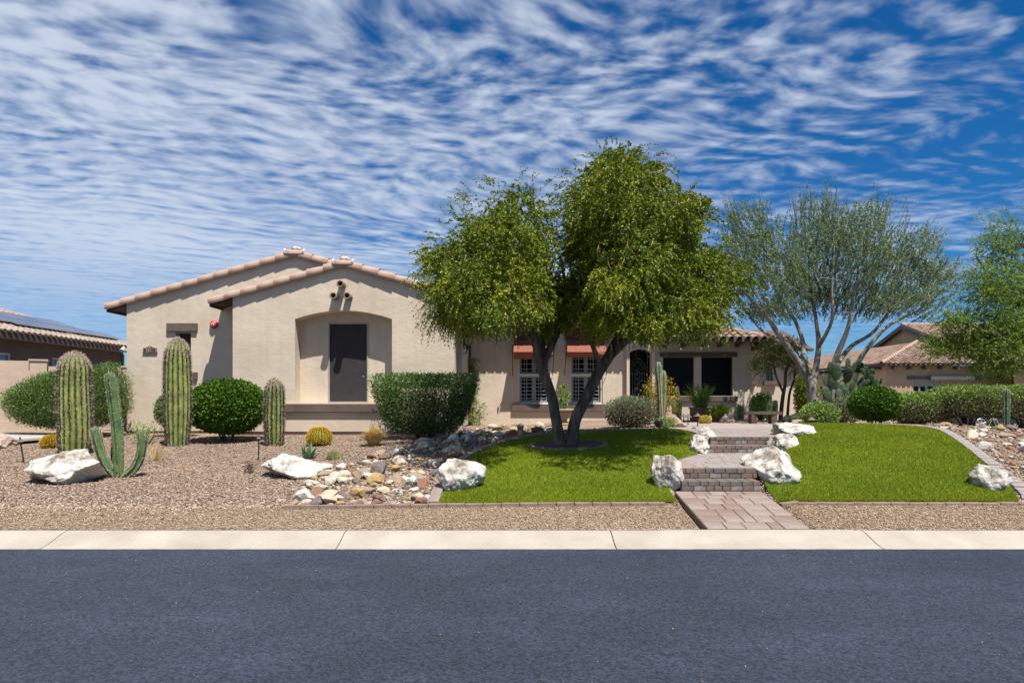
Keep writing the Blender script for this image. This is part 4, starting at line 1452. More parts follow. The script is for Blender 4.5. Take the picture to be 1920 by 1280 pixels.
def left_neighbour():
    r = thing('neighbour_house', 'dark brown neighbour house on the left with solar panels on its tile roof', 'house', (-18.5, 28, .7))
    xw, xe, ze = -18.5, -17.95, 3.92
    ys, ye = 8, 33.0
    holes = []
    ww = []
    for (p0, p1, q0, q1) in ((-20, 22, 661, 676), (98, 114, 671, 690), (187, 203, 680, 697)):
        # windows seen on the wall that faces the garden
        ya, yb = xw * 1280 / (p0 - 960), xw * 1280 / (p1 - 960)
        ym = (ya + yb) / 2
        z1, z0 = ZW(q0, ym), ZW(q1, ym) - .4
        ww.append((ya, yb, z0, z1)); holes.append([(ya, z0), (yb, z0), (yb, z1), (ya, z1)])
    wall_mesh('wall', [(ys, .3), (ye - .5, .3), (ye - .5, ze), (ys, ze)], holes, M_NWALL, xw - .2, xw, r, axis='x')
    wall_mesh('wall', [(-28, .3), (xw - .2, .3), (xw - .2, ze), (-28, ze)], [], M_NWALL, ye - .7, ye - .5, r)
    for (ya, yb, z0, z1) in ww:
        w = box('window', (xw - .13, ya, z0), (xw - .12, yb, z1), mat('blue_pane', (.05, .13, .28), (.06, .16, .32), 3, .05, spec=.8), r)
        b = Build(); t = .045
        b.box((xw - .11, ya, z0), (xw - .05, ya + t, z1)); b.box((xw - .11, yb - t, z0), (xw - .05, yb, z1))
        b.box((xw - .11, ya + t, z1 - t), (xw - .05, yb - t, z1)); b.box((xw - .11, ya + t, z0), (xw - .05, yb - t, z0 + t))
        b.obj('window_frame', M_SASH, w)
    # hip roof sloping up to the left
    run = 5.2
    roof = prism('roof', [(xe, ys, ze), (xe, ye, ze), (xe - run, ye - run, ze + run * .34), (xe - run, ys, ze + run * .34)], (0, 0, .1), M_WOOD, r)
    prism('roof_end', [(xe - .01, ye, ze), (xe - 2 * run, ye, ze), (xe - run, ye - run, ze + run * .34)], (0, 0, .098), M_TILEL, r)
    box('fascia', (xe - .03, ys, ze - .16), (xe + .02, ye, ze - .001), M_WOOD, r)
    u = Vector((0, 1, 0)); v = Vector((-1, 0, .34)).normalized()
    su, sv = .3, .4
    tile_field_joined(roof, Vector((xe + .07, ys, ze + .09)), u, v, int((ye - ys) / su), 14, su, sv, M_TILEL,
                      test=lambda i, j: ys + i * su < ye - j * sv * .95 - .1 and ys + i * su > 20)
    hv = Vector((-1, -1, .34)).normalized(); hx = Vector((-1, 1, 0)).normalized()
    for i in range(17):
        put_m('hip_tile', FIELD[1], roof, frame_mat(Vector((xe, ye, ze + .13)) + hv * (i * .42), hx, hv, hx.cross(hv)) @ Matrix.Scale(1.15, 4))
    # solar panels on rails above the tiles
    w_ = u.cross(v)
    if w_.z < 0: w_ = -w_
    M_PV = mat('solar_cell', (.008, .016, .06), (.012, .024, .085), 2, .08, spec=.7)
    M_PF = mat('solar_frame', (0.385, 0.399, 0.42), (0.42, 0.434, 0.455), 5, .35, metallic=.6)
    def panel(y, s):
        o_ = Vector((xe, y, ze + .1)) + v * s + w_ * .2
        L_, W_ = 1.66, 1.0
        bm = bmesh.new(); add_box(bm, (0.012, .012, -.03), (L_ - .012, W_ - .012, 0))
        me = bpy.data.meshes.new('solar_panel'); bm.to_mesh(me); bm.free(); me.materials.append(M_PV)
        p = put_m('solar_panel', me, r, frame_mat(o_, u, v, w_))
        b = Build()
        for (a, c) in (((0, 0), (L_, .02)), ((0, W_ - .02), (L_, W_)), ((0, .02), (.02, W_ - .02)), ((L_ - .02, .02), (L_, W_ - .02))):
            b.box((a[0], a[1], -.035), (c[0], c[1], .004))
        f = b.obj('panel_frame', M_PF, None); f.parent = p
        return p
    for k in range(7): panel(20.6 + k * 1.7, .75 if k > 2 else .95)
    for k in range(6): panel(20.6 + k * 1.7, 1.8)
    for k in range(4): panel(20.6 + k * 1.7, 2.85)
    b = Build(); b.tube([(xw + .05, 32.4, 3.7), (xw + .05, 32.4, .8)], .05, 6); b.obj('downspout', M_SHUT, r)


left_neighbour()


def right_neighbour():
    r = thing('neighbour_house', 'golden stucco neighbour house on the right with brown tile roofs behind the hedge', 'house', (27, 43, .3))
    ze = 3.62
    x0, x1, y0, y1 = 22.97, 31.8, 42.0, 57.0
    wn = wrect(1712, 1764, 715, 750, 42)
    w2 = wrect(1815, 1888, 715, 750, 42)
    wall_mesh('wall', [(x0, .1), (x1, .1), (x1, ze), (x0, ze)], [hole(wn)], M_RWALL, y0, y0 + .25, r)
    wall_mesh('wall', [(y0 + .251, .1), (y1, .1), (y1, ze), (y0 + .251, ze)], [], M_RWALL, x0, x0 + .25, r, axis='x')
    w = box('window', (wn[0], y0 + .15, wn[2]), (wn[1], y0 + .16, wn[3]), M_GLASSDARK, r)
    b = Build(); t = .07; ya, yb = y0 + .06, y0 + .14
    xm = (wn[0] + wn[1]) / 2
    for (a, c) in ((wn[0], wn[0] + t), (xm - t, xm + t), (wn[1] - t, wn[1]), ((wn[0] + xm) / 2 - .05, (wn[0] + xm) / 2 + .05), ((wn[1] + xm) / 2 - .05, (wn[1] + xm) / 2 + .05)):
        b.box((a, ya, wn[2]), (c, yb, wn[3]))
    b.box((wn[0], ya + .001, wn[3] - .3), (wn[1], yb - .001, wn[3]))
    b.box((wn[0], ya + .001, wn[3] - .75), (wn[1], yb - .001, wn[3] - .7))
    b.obj('window_frame', M_SHUT, w)
    M_TRIM = mat('trim_slate', (.06, .075, .08), (.08, .095, .10), 5, .7)
    box('lintel', (XW(1701, 42), y0 - .1, ZW(711, 42)), (XW(1782, 42), y0 - .001, ZW(705, 42)), M_TRIM, r)
    ov = .5
    s = 4.9
    ex0, ey0, ex1 = x0 - ov, y0 - ov, x1 + ov
    P = .33
    ap = (ex0 + s, ey0 + s, ze + P * s); ap2 = (ex1 - s, ey0 + s, ze + P * s)
    front = prism('roof', [(ex0, ey0, ze), (ex1, ey0, ze), ap2, ap], (0, 0, .1), M_WOOD, r)
    side = prism('roof', [(ex0, ey0 + .002, ze), ap, (ex0 + s, y1 + 3, ze + P * s), (ex0, y1 + 3, ze)], (0, 0, .099), M_WOOD, r)
    su, sv = .3, .4
    v1 = Vector((0, 1, P)).normalized()
    tile_field_joined(front, (ex0, ey0 - .08, ze + .08), (1, 0, 0), v1, int((ex1 - ex0) / su), 13, su, sv, M_TILEJ, test=lambda i, j: (i + .5) * su > j * sv * .95 and (i + .5) * su < ex1 - ex0 - j * sv * .95)
    v2 = Vector((1, 0, P)).normalized()
    tile_field_joined(side, (ex0 - .08, y1 + 3, ze + .08), (0, -1, 0), v2, int((y1 + 3 - ey0) / su), 13, su, sv, M_TILEJ, test=lambda i, j: (i + .5) * su < (y1 + 3 - ey0) - j * sv * .95)
    hd_ = Vector((1, 1, P)).normalized(); hx_ = Vector((1, -1, 0)).normalized()
    for i in range(18):
        put_m('hip_tile', FIELD[1], front, frame_mat(Vector((ex0 - .03, ey0 - .03, ze + .14)) + hd_ * (i * .42), hx_, hd_, hx_.cross(hd_)) @ Matrix.Scale(1.25, 4))
    for x in np.arange(x0 + .4, x1, .95): box('rafter_tail', (x - .06, ey0 + .04, ze - .22), (x + .06, y0 - .001, ze - .002), M_TRIM, r)
    for y in np.arange(y0 + .5, y1, .95): box('rafter_tail', (ex0 + .04, y - .06, ze - .22), (x0 - .001, y + .06, ze - .002), M_TRIM, r)
    # higher gable behind, its end facing left
    X0, yr, zr, half, gp = 28.5, 50.0, 6.87, 5.6, .325
    wall_mesh('wall', [(yr - half + .5, .1), (yr + half - .5, .1), (yr + half - .5, zr - gp * (half - .5)), (yr, zr), (yr - half + .5, zr - gp * (half - .5))], [], M_RWALL, X0 + .3, X0 + .5, r, axis='x')
    for sgn in (-1, 1):
        g = prism('roof', [(X0, yr, zr), (X0 + 16, yr, zr), (X0 + 16, yr + sgn * half, zr - gp * half), (X0, yr + sgn * half, zr - gp * half)], (0, 0, .12), M_WOOD, r)
        prism('barge_board', [(X0 - .05, yr, zr - .22), (X0 - .05, yr, zr + .05), (X0 - .05, yr + sgn * half, zr - gp * half + .05), (X0 - .05, yr + sgn * half, zr - gp * half - .22)], (.049, 0, 0), M_TRIM, r)
        if sgn < 0:
            vv = Vector((0, 1, gp)).normalized()
            tile_field_joined(g, (X0, yr - half - .05, zr - gp * half + .11), (1, 0, 0), vv, int(16 / su), 15, su, sv, M_TILEJ)
    for i in range(36): put_m('ridge_tile', FIELD[1], r, frame_mat(Vector((X0 + i * .42, yr, zr + .14)), Vector((0, -1, 0)), Vector((1, 0, 0)), Vector((0, 0, 1))) @ Matrix.Scale(1.2, 4))
    b = Build(); c = V(1780, 609, 49.5); b.lathe(c, [(.09, -.3), (.09, .35), (.16, .4), (.16, .55), (.1, .62)], 8); b.obj('vent_pipe', M_BOWL, r)
    # low garage wing further right
    wall_mesh('wall', [(29.2, .1), (42, .1), (42, 3.3), (29.2, 3.3)], [], M_RWALL, 39.5, 39.7, r)
    lo = prism('roof', [(28.6, 38.9, 3.3), (42, 38.9, 3.3), (42, 43, 4.65), (28.6, 43, 4.65)], (0, 0, .1), M_WOOD, r)
    tile_field_joined(lo, (28.6, 38.82, 3.38), (1, 0, 0), v1, 40, 8, su, sv, M_TILEJ)
    box('garage_beam', (25.6, 41.7, ZW(712, 41.7)), (30.0, 41.95, ZW(705, 41.7)), M_TRIM, r)
    for x in np.arange(29, 41, .95): box('rafter_tail', (x - .06, 38.95, 3.1), (x + .06, 39.49, 3.295), M_TRIM, r)


right_neighbour()

M_TYRE = mat('tyre', (.012, .012, .012), (.02, .02, .02), 10, .85)
M_RIM = mat('alloy', (.42, .42, .43), (.5, .5, .51), 6, .35, metallic=.7)


def car(label, x, y, z, paint):
    """side profile swept to a rounded body, nose to the left; partly hidden by the hedge"""
    r = thing('parked_car', label, 'car', (x, y, z), 'cars parked behind the hedge')
    prof = [(-2.2, .35), (-2.25, .62), (-2.15, .82), (-1.2, .98), (-.95, 1.02), (-.35, 1.45), (.2, 1.55), (1.1, 1.5), (1.75, 1.1), (2.15, 1.02), (2.25, .7), (2.2, .35)]
    W = .88
    def arch(cx): return [(cx + .38 * math.cos(a), .33 + .38 * math.sin(a)) for a in np.linspace(0, math.pi, 9)]
    low = [(2.2, .3)] + arch(1.38) + arch(-1.38) + [(-2.2, .3)]
    loop = prof + low
    n = len(loop)
    vs_, fs = [], []
    rings = [(-W, .94), (-W * .96, 1.0), (W * .96, 1.0), (W, .94)]
    for (yy, s) in rings:
        for (px, pz) in loop:
            t = max(0, (pz - .95) / .6)
            vs_.append((x + px * (1 if pz < 1 else .995), y + yy * (1 - .2 * t), z + .3 + (pz - .3) * (s if pz > .9 else 1)))
    for k in range(3):
        for i in range(n): fs.append((k * n + i, k * n + (i + 1) % n, (k + 1) * n + (i + 1) % n, (k + 1) * n + i))
    b = Build(); b.add(vs_, fs)
    body = b.obj('body', paint, r, True)
    bm = bmesh.new(); bm.from_mesh(body.data)
    bm.verts.ensure_lookup_table()
    for off in (0, 3 * n):
        es = [bm.edges.get((bm.verts[off + i], bm.verts[off + (i + 1) % n])) for i in range(n)]
        bmesh.ops.triangle_fill(bm, edges=es, use_beauty=True)
    bmesh.ops.recalc_face_normals(bm, faces=bm.faces[:]); bm.to_mesh(body.data); bm.free()
    body.data.polygons.foreach_set('use_smooth', np.zeros(len(body.data.polygons), dtype=bool))
    for s in (-1, 1):
        for (a, c) in ((-.78, .12), (.2, 1.05)):
            q = [(a, 1.03), (c, 1.03), (c if c < .5 else c + .25, 1.06), (c, 1.42), (max(a, -.3), 1.42)]
            yy = y + s * (W * .985)
            b = Build(); b.add([(x + u, yy - s * .17 * max(0, (v - .95) / .6) + s * .012, z + v) for u, v in q], [tuple(range(len(q)))]); b.obj('side_window', M_GLASSDARK, r)
        for cx in (-1.38, 1.38):
            b = Build()
            k = 20
            ring = [(.33, -.1), (.33, .1), (.21, .11), (.2, .09)]
            vv, ff = [], []
            for (r_, d) in ring:
                for i in range(k):
                    a = 2 * math.pi * i / k
                    vv.append((x + cx + r_ * math.cos(a), y + s * (W - .1 + d), z + .33 + r_ * math.sin(a)))
            for q in range(3):
                for i in range(k): ff.append((q * k + i, q * k + (i + 1) % k, (q + 1) * k + (i + 1) % k, (q + 1) * k + i))
            b.add(vv, ff); wh = b.obj('wheel', M_TYRE, r, True)
            b = Build()
            for i in range(6):
                a = 2 * math.pi * i / 6 + .3
                d = Vector((math.cos(a), 0, math.sin(a)))
                c0 = Vector((x + cx, y + s * (W + .0), z + .33))
                b.tube([c0, c0 + d * .21], [.035, .03], 5)
            b.tube([c0 + Vector((.2 * math.cos(t), 0, .2 * math.sin(t))) for t in np.linspace(0, 2 * math.pi, 20)], .018, 5)
            b.obj('rim', M_RIM, wh)
    for s in (-1, 1):
        bm = bmesh.new(); bmesh.ops.create_icosphere(bm, subdivisions=2, radius=1)
        for v in bm.verts: v.co = Vector((v.co.x * .12, v.co.y * .14, v.co.z * .07)) + Vector((x - 2.16, y + s * .62, z + .74))
        bobj('headlight', bm, M_WHITE, r, True)


car('dark grey car partly hidden behind the hedge', 20.0, 28.0, .3, mat('car_paint_dark', (.02, .021, .023), (.026, .027, .03), 3, .25, spec=.6))
car('silver blue car at the right edge behind the hedge', 23.2, 24.5, .38, mat('car_paint_silver', (.30, .33, .38), (.34, .37, .42), 3, .25, spec=.6, metallic=.4))

# ------------------------------------------------------------------ boulders and river rocks


def rock_verts(sub, seed, planes=9, cut=.72, rough=.16, freq=1.6):
    rr = random.Random(seed)
    bm = bmesh.new()
    bmesh.ops.create_icosphere(bm, subdivisions=sub, radius=1)
    pl = []
    for _ in range(planes):
        d = Vector((rr.gauss(0, 1), rr.gauss(0, 1), rr.gauss(0, 1))).normalized()
        pl.append((d, rr.uniform(cut, .95)))
    off = Vector((rr.uniform(0, 50), rr.uniform(0, 50), rr.uniform(0, 50)))
    for v in bm.verts:
        c = v.co.copy()
        for d, h in pl:
            t = c.dot(d)
            if t > h: c -= d * (t - h) * .97
        nn = mnoise.fractal(c * freq + off, 1.0, 2.0, 5)
        c *= 1 + rough * nn
        v.co = c
    return bm


def boulder(label, px0, px1, py0, py1, depth, seed, dy=None, tilt=0, lean=0, planes=10, cut=.6, m=None, sink=.06):
    w = (px1 - px0) * depth / 1280 / 2
    h = (py1 - py0) * depth / 1280
    x = XW((px0 + px1) / 2, depth)
    dy = dy or w * .8
    zb_ = ZW(py1, depth - dy * .4)
    bm = rock_verts(5, seed, planes + 6, cut - .05, .20, 1.5)
    for v in bm.verts:
        v.co *= 1 + .05 * (abs(mnoise.noise(v.co * 5 + Vector((seed, 0, 0)))) - .2) + .03 * mnoise.noise(v.co * 14)
    lo = [min(v.co[i] for v in bm.verts) for i in range(3)]; hi = [max(v.co[i] for v in bm.verts) for i in range(3)]
    for v in bm.verts:
        u = [(v.co[i] - (lo[i] + hi[i]) / 2) / ((hi[i] - lo[i]) / 2) for i in range(3)]
        v.co = Vector((u[0] * w + lean * u[2] * w, u[1] * dy + .35 * max(0, u[2]) * dy, (u[2] * .5 + .5) * (h + sink) - sink + tilt * u[0] * h * .5 * (u[2] * .5 + .5)))
    g = zb_
    o = bobj('boulder', bm, m or M_BOUL, None, True)
    o.location = (x, depth, max(min(g, G(x, depth - dy * .4) + .01), G(x, depth - dy * .8) - .04))
    return tag(o, label, 'boulder', 'pale granite boulders in the front garden')


boulder('long low white boulder at the foot of the branching column cactus', 57, 200, 845, 903, 11.1, 3, .42, tilt=.25)
boulder('flat white boulder in the gravel in front of the golden barrel cactus', 488, 622, 853, 893, 11.4, 14, .42, tilt=-.25)
boulder('rounded white boulder at the left front corner of the left lawn', 820, 912, 862, 923, 10.0, 22, .34)
boulder('upright white boulder left of the lowest steps', 1222, 1281, 853, 921, 9.75, 31, .26)
boulder('largest white boulder right of the lowest steps', 1400, 1503, 848, 923, 10.15, 47, .5, tilt=-.2, sink=.2)
boulder('white boulder left of the upper steps, the nearer of two', 1288, 1330, 815, 852, 12.6, 52, .35)
boulder('white boulder left of the upper steps, the farther of two', 1303, 1343, 799, 830, 13.4, 63, .35)
boulder('white boulder right of the upper steps, the nearer of two', 1443, 1499, 817, 850, 12.7, 71, .4, tilt=.3)
boulder('white boulder right of the upper steps, the farther of two', 1455, 1522, 795, 824, 13.7, 84, .45)
boulder('square white boulder at the right end of the right lawn', 1820, 1909, 871, 926, 9.75, 97, .3, planes=4, cut=.5, sink=.12)
M_BPINK = mat('boulder_pink', (0.2604, 0.1798, 0.1364), (0.3596, 0.279, 0.2294), 4, .95, .8, 25, fine=.15)
boulder('pinkish boulder at the left edge beside the driveway', -30, 25, 817, 838, 15.1, 101, .35, m=M_BPINK)
boulder('slanted cream rock slab beside the path lights near the entry', 1253, 1288, 779, 803, 17.4, 113, .3, tilt=-.8, m=M_BPINK)
boulder('dark weathered rock by the lime green potted plant', 1346, 1377, 777, 789, 20.2, 121, .25, m=mat('boulder_brown', (0.112, 0.084, 0.0665), (0.21, 0.168, 0.133), 5, .95, .8, 25, fine=.15))
boulder('low tan rock right of the stone bench', 1480, 1510, 776, 787, 19.4, 131, .3, m=M_BPINK)
boulder('brown rock behind the left end of the upper steps', 1308, 1328, 795, 806, 15.3, 141, .2, m=MATS['boulder_brown'])

ROCKMATS = [('cream', mat('rock_cream', (0.3588, 0.2967, 0.2139), (0.483, 0.4209, 0.3312), 7, .9, .5, 40, fine=.12)),
            ('white', mat('rock_white', (0.414, 0.3795, 0.3312), (0.5382, 0.5106, 0.4623), 7, .9, .5, 40, fine=.1)),
            ('ochre', mat('rock_ochre', (0.2852, 0.1736, 0.0682), (0.3844, 0.2728, 0.1364), 7, .9, .5, 40, fine=.15)),
            ('rust brown', mat('rock_rust', (0.143, 0.06825, 0.04225), (0.247, 0.1365, 0.091), 7, .9, .5, 40, fine=.2)),
            ('mauve grey', mat('rock_mauve', (0.098, 0.0735, 0.0735), (0.182, 0.147, 0.1435), 7, .9, .5, 40, fine=.2)),
            ('tan', mat('rock_tan', (0.216, 0.156, 0.108), (0.3, 0.234, 0.174), 7, .9, .5, 40, fine=.15))]
ROCKMESH = []
for ci, (cn, cm) in enumerate(ROCKMATS):
    for k in range(3):
        bm = rock_verts(2, 200 + ci * 7 + k, 8, .5, .2, 1.3)
        me = bpy.data.meshes.new('river_rock'); bm.to_mesh(me); bm.free(); me.materials.append(cm)
        me.polygons.foreach_set('use_smooth', np.ones(len(me.polygons), dtype=bool)) if False else None
        ROCKMESH.append((cn, me))


def rock_bed(poly, n, where, group, smin, smax, exclude=(), bias=1.0):
    xs_ = [p[0] for p in poly]; ys_ = [p[1] for p in poly]
    placed = []
    tries = 0
    while len(placed) < n and tries < n * 60:
        tries += 1
        x = random.uniform(min(xs_), max(xs_)); y = min(ys_) + (max(ys_) - min(ys_)) * random.random() ** bias
        if not bool(inside(poly, np.array([x]), np.array([y]))[0]): continue
        s = smin + (smax - smin) * random.random() ** 1.8
        if any((x - a) ** 2 + (y - b) ** 2 < (.46 * (s + c)) ** 2 for a, b, c in placed): continue
        if any((x - a) ** 2 + (y - b) ** 2 < c * c for a, b, c in exclude): continue
        placed.append((x, y, s))
        cn, me = random.choices(ROCKMESH, weights=[w for w in (5, 4, 2.2, 2.4, 2.6, 3) for _ in range(3)])[0]
        o = bpy.data.objects.new('river_rock', me)
        o.location = (x, y, G(x, y) + s * .28)
        o.rotation_euler = (random.uniform(-.4, .4), random.uniform(-.4, .4), random.uniform(0, 6.3))
        o.scale = (s * random.uniform(.85, 1.3), s * random.uniform(.7, 1.0), s * random.uniform(.45, .75))
        COL.objects.link(o)
        f = (y - min(ys_)) / (max(ys_) - min(ys_))
        size = 'large' if s > smin + .5 * (smax - smin) else ('medium' if s > smin + .2 * (smax - smin) else 'small')
        zone = 'at the street end of' if f < .12 else ('in the front half of' if f < .33 else ('in the middle of' if f < .62 else 'at the far end of'))
        lab = '%s %s river rock %s %s' % (size, cn, zone, where)
        tag(o, lab, 'rock', lab.replace('river rock', 'river rocks'))
    return placed


BX = [(XW(866, 10.0), 10.0, .5)]
rock_bed(ROCK_L, 212, 'the left creek bed', 'left', .065, .185, BX, 2.0)
rock_bed(ROCK_R, 92, 'the right rock bed', 'right', .07, .19, [(7.2, 10.1, .45)], 1.0)


def rubble(name, poly, n, label, s0, s1, bias=1.0):
    xy = rand_in([poly], [], n, min(p[0] for p in poly), max(p[0] for p in poly), min(p[1] for p in poly), max(p[1] for p in poly), bias)
    tag(pebbles(name, xy, rng.uniform(s0, s1, n), rng.uniform(0, 1, n), leafmat('rubble', [(.3, .25, .185), (.18, .115, .08), (.37, .32, .255), (.12, .095, .09), (.27, .17, .085), (.41, .37, .32)], 0, .9, .2), lift=.35), label, 'rocks')


rubble('small_river_rocks', ROCK_L, 2600, 'small river stones filling the left creek bed', .025, .06, 1.6)
rubble('small_river_rocks', ROCK_R, 1100, 'small river stones filling the right rock bed', .03, .065)
BORDER = [(.9, 15.95), (2.2, 16.15), (3.7, 16.15), (3.8, 16.5), (2.2, 16.7), (.9, 16.3)]
rubble('border_stones', BORDER, 160, 'row of small pale stones behind the left lawn', .03, .07)
BORD2 = [(6.3, 16.7), (8.3, 16.45), (9.3, 15.8), (9.7, 16.2), (8.5, 17.0), (6.6, 17.1)]
rubble('border_stones', BORD2, 170, 'row of small pale stones behind the right lawn', .03, .075)

# ------------------------------------------------------------------ plants


def unit(a): return a / np.maximum(np.linalg.norm(a, axis=-1, keepdims=True), 1e-9)


def leaf_arrays(pos, d, L, W):
    n = len(pos)
    s = unit(np.cross(d, rng.normal(size=(n, 3)))) * (W / 2)[:, None]
    mid = pos + d * (L * .5)[:, None]
    v = np.stack([pos, mid + s, pos + d * L[:, None], mid - s], 1).reshape(-1, 3)
    return v, np.arange(4 * n).reshape(-1, 4)


def twig_leaves(a, d, ln, k, droop, L, W, spread=.8, up=0.0):
    """k leaflets along each of many short drooping or rising twigs"""
    n = len(a)
    s = np.linspace(.08, 1, k)[None, :, None] * np.ones((n, 1, 1))
    s = np.clip(s + rng.normal(0, .03, (n, k, 1)), 0, 1.05)
    p = a[:, None, :] + d[:, None, :] * (s * ln[:, None, None])
    p[:, :, 2] += (-droop * s[:, :, 0] ** 2 + up * s[:, :, 0] ** 2) * ln[:, None]
    t = d[:, None, :] + np.array([0, 0, 1.0]) * ((-2 * droop + 2 * up) * s)
    dd = unit(unit(t) + rng.normal(0, spread, (n, k, 3)))
    N = n * k
    return p.reshape(N, 3), dd.reshape(N, 3), L * rng.uniform(.7, 1.3, N), W * rng.uniform(.7, 1.3, N)


def ell_points(ells, n, shell=.5):
    """points through the outer part of a union of ellipsoids; returns points and outward directions"""
    vol = np.array([e[3] * e[4] * e[5] for e in ells]) ** .75
    pick = rng.choice(len(ells), n, p=vol / vol.sum())
    E = np.array(ells)[pick]
    u = unit(rng.normal(size=(n, 3)))
    r = (shell + (1 - shell) * rng.uniform(0, 1, n)) ** (1 / 1.5)
    r *= 1 + .10 * np.sin(u[:, 0] * 7 + E[:, 0] * 3) * np.sin(u[:, 2] * 6 + E[:, 2] * 5)
    p = E[:, :3] + u * r[:, None] * E[:, 3:6]
    return p, unit(u / E[:, 3:6])


def pe(px, py, rx, ry, depth, rd):
    c = V(px, py, depth); k = depth / 1280
    return (c.x, c.y, c.z, rx * k, rd, ry * k)


def grow(b, limbs, targets, rmax=.05, sides=5, rise=.15, tip=.004):
    """hang branches from the limbs out to target points, each new branch carrying later ones"""
    nodes, rad = [], []
    for path, rr in limbs:
        P = catmull(path, 5)
        R_ = np.interp(np.linspace(0, 1, len(P)), np.linspace(0, 1, len(rr)), rr)
        b.tube(P, list(R_), 9)
        k0 = int(len(P) * .45)
        for p, r_ in list(zip(P, R_))[k0:]: nodes.append(p); rad.append(r_)
    T = [Vector(t) for t in targets]
    base = [min((t - n_).length for n_ in nodes) for t in T]
    ends = []
    for i in np.argsort(base):
        t = T[i]
        arr = np.array([tuple(q) for q in nodes])
        dv = np.array(tuple(t)) - arr
        dist = np.linalg.norm(dv, axis=1) + np.where(dv[:, 2] < -.1, 1.2 * np.abs(dv[:, 2]), 0)
        j = int(np.argmin(dist))
        a = nodes[j]; l = (t - a).length
        if l < .05: continue
        side = Vector((random.uniform(-1, 1), random.uniform(-1, 1), random.uniform(-.3, .6))) * l * .13
        pts = [a, a.lerp(t, .35) + side + Vector((0, 0, rise * l * .6)), a.lerp(t, .7) + side * .5 + Vector((0, 0, rise * l * .6)), t]
        P = catmull(pts, 3)
        r0 = min(rad[j] * .7, rmax, .012 + .022 * l)
        RR = np.linspace(r0, tip, len(P))
        b.tube(P, list(RR), sides, cap=False)
        for q, r_ in list(zip(P, RR))[2:]: nodes.append(q); rad.append(float(r_))
        ends.append((P[-1], (P[-1] - P[-2]).normalized()))
    return nodes, ends


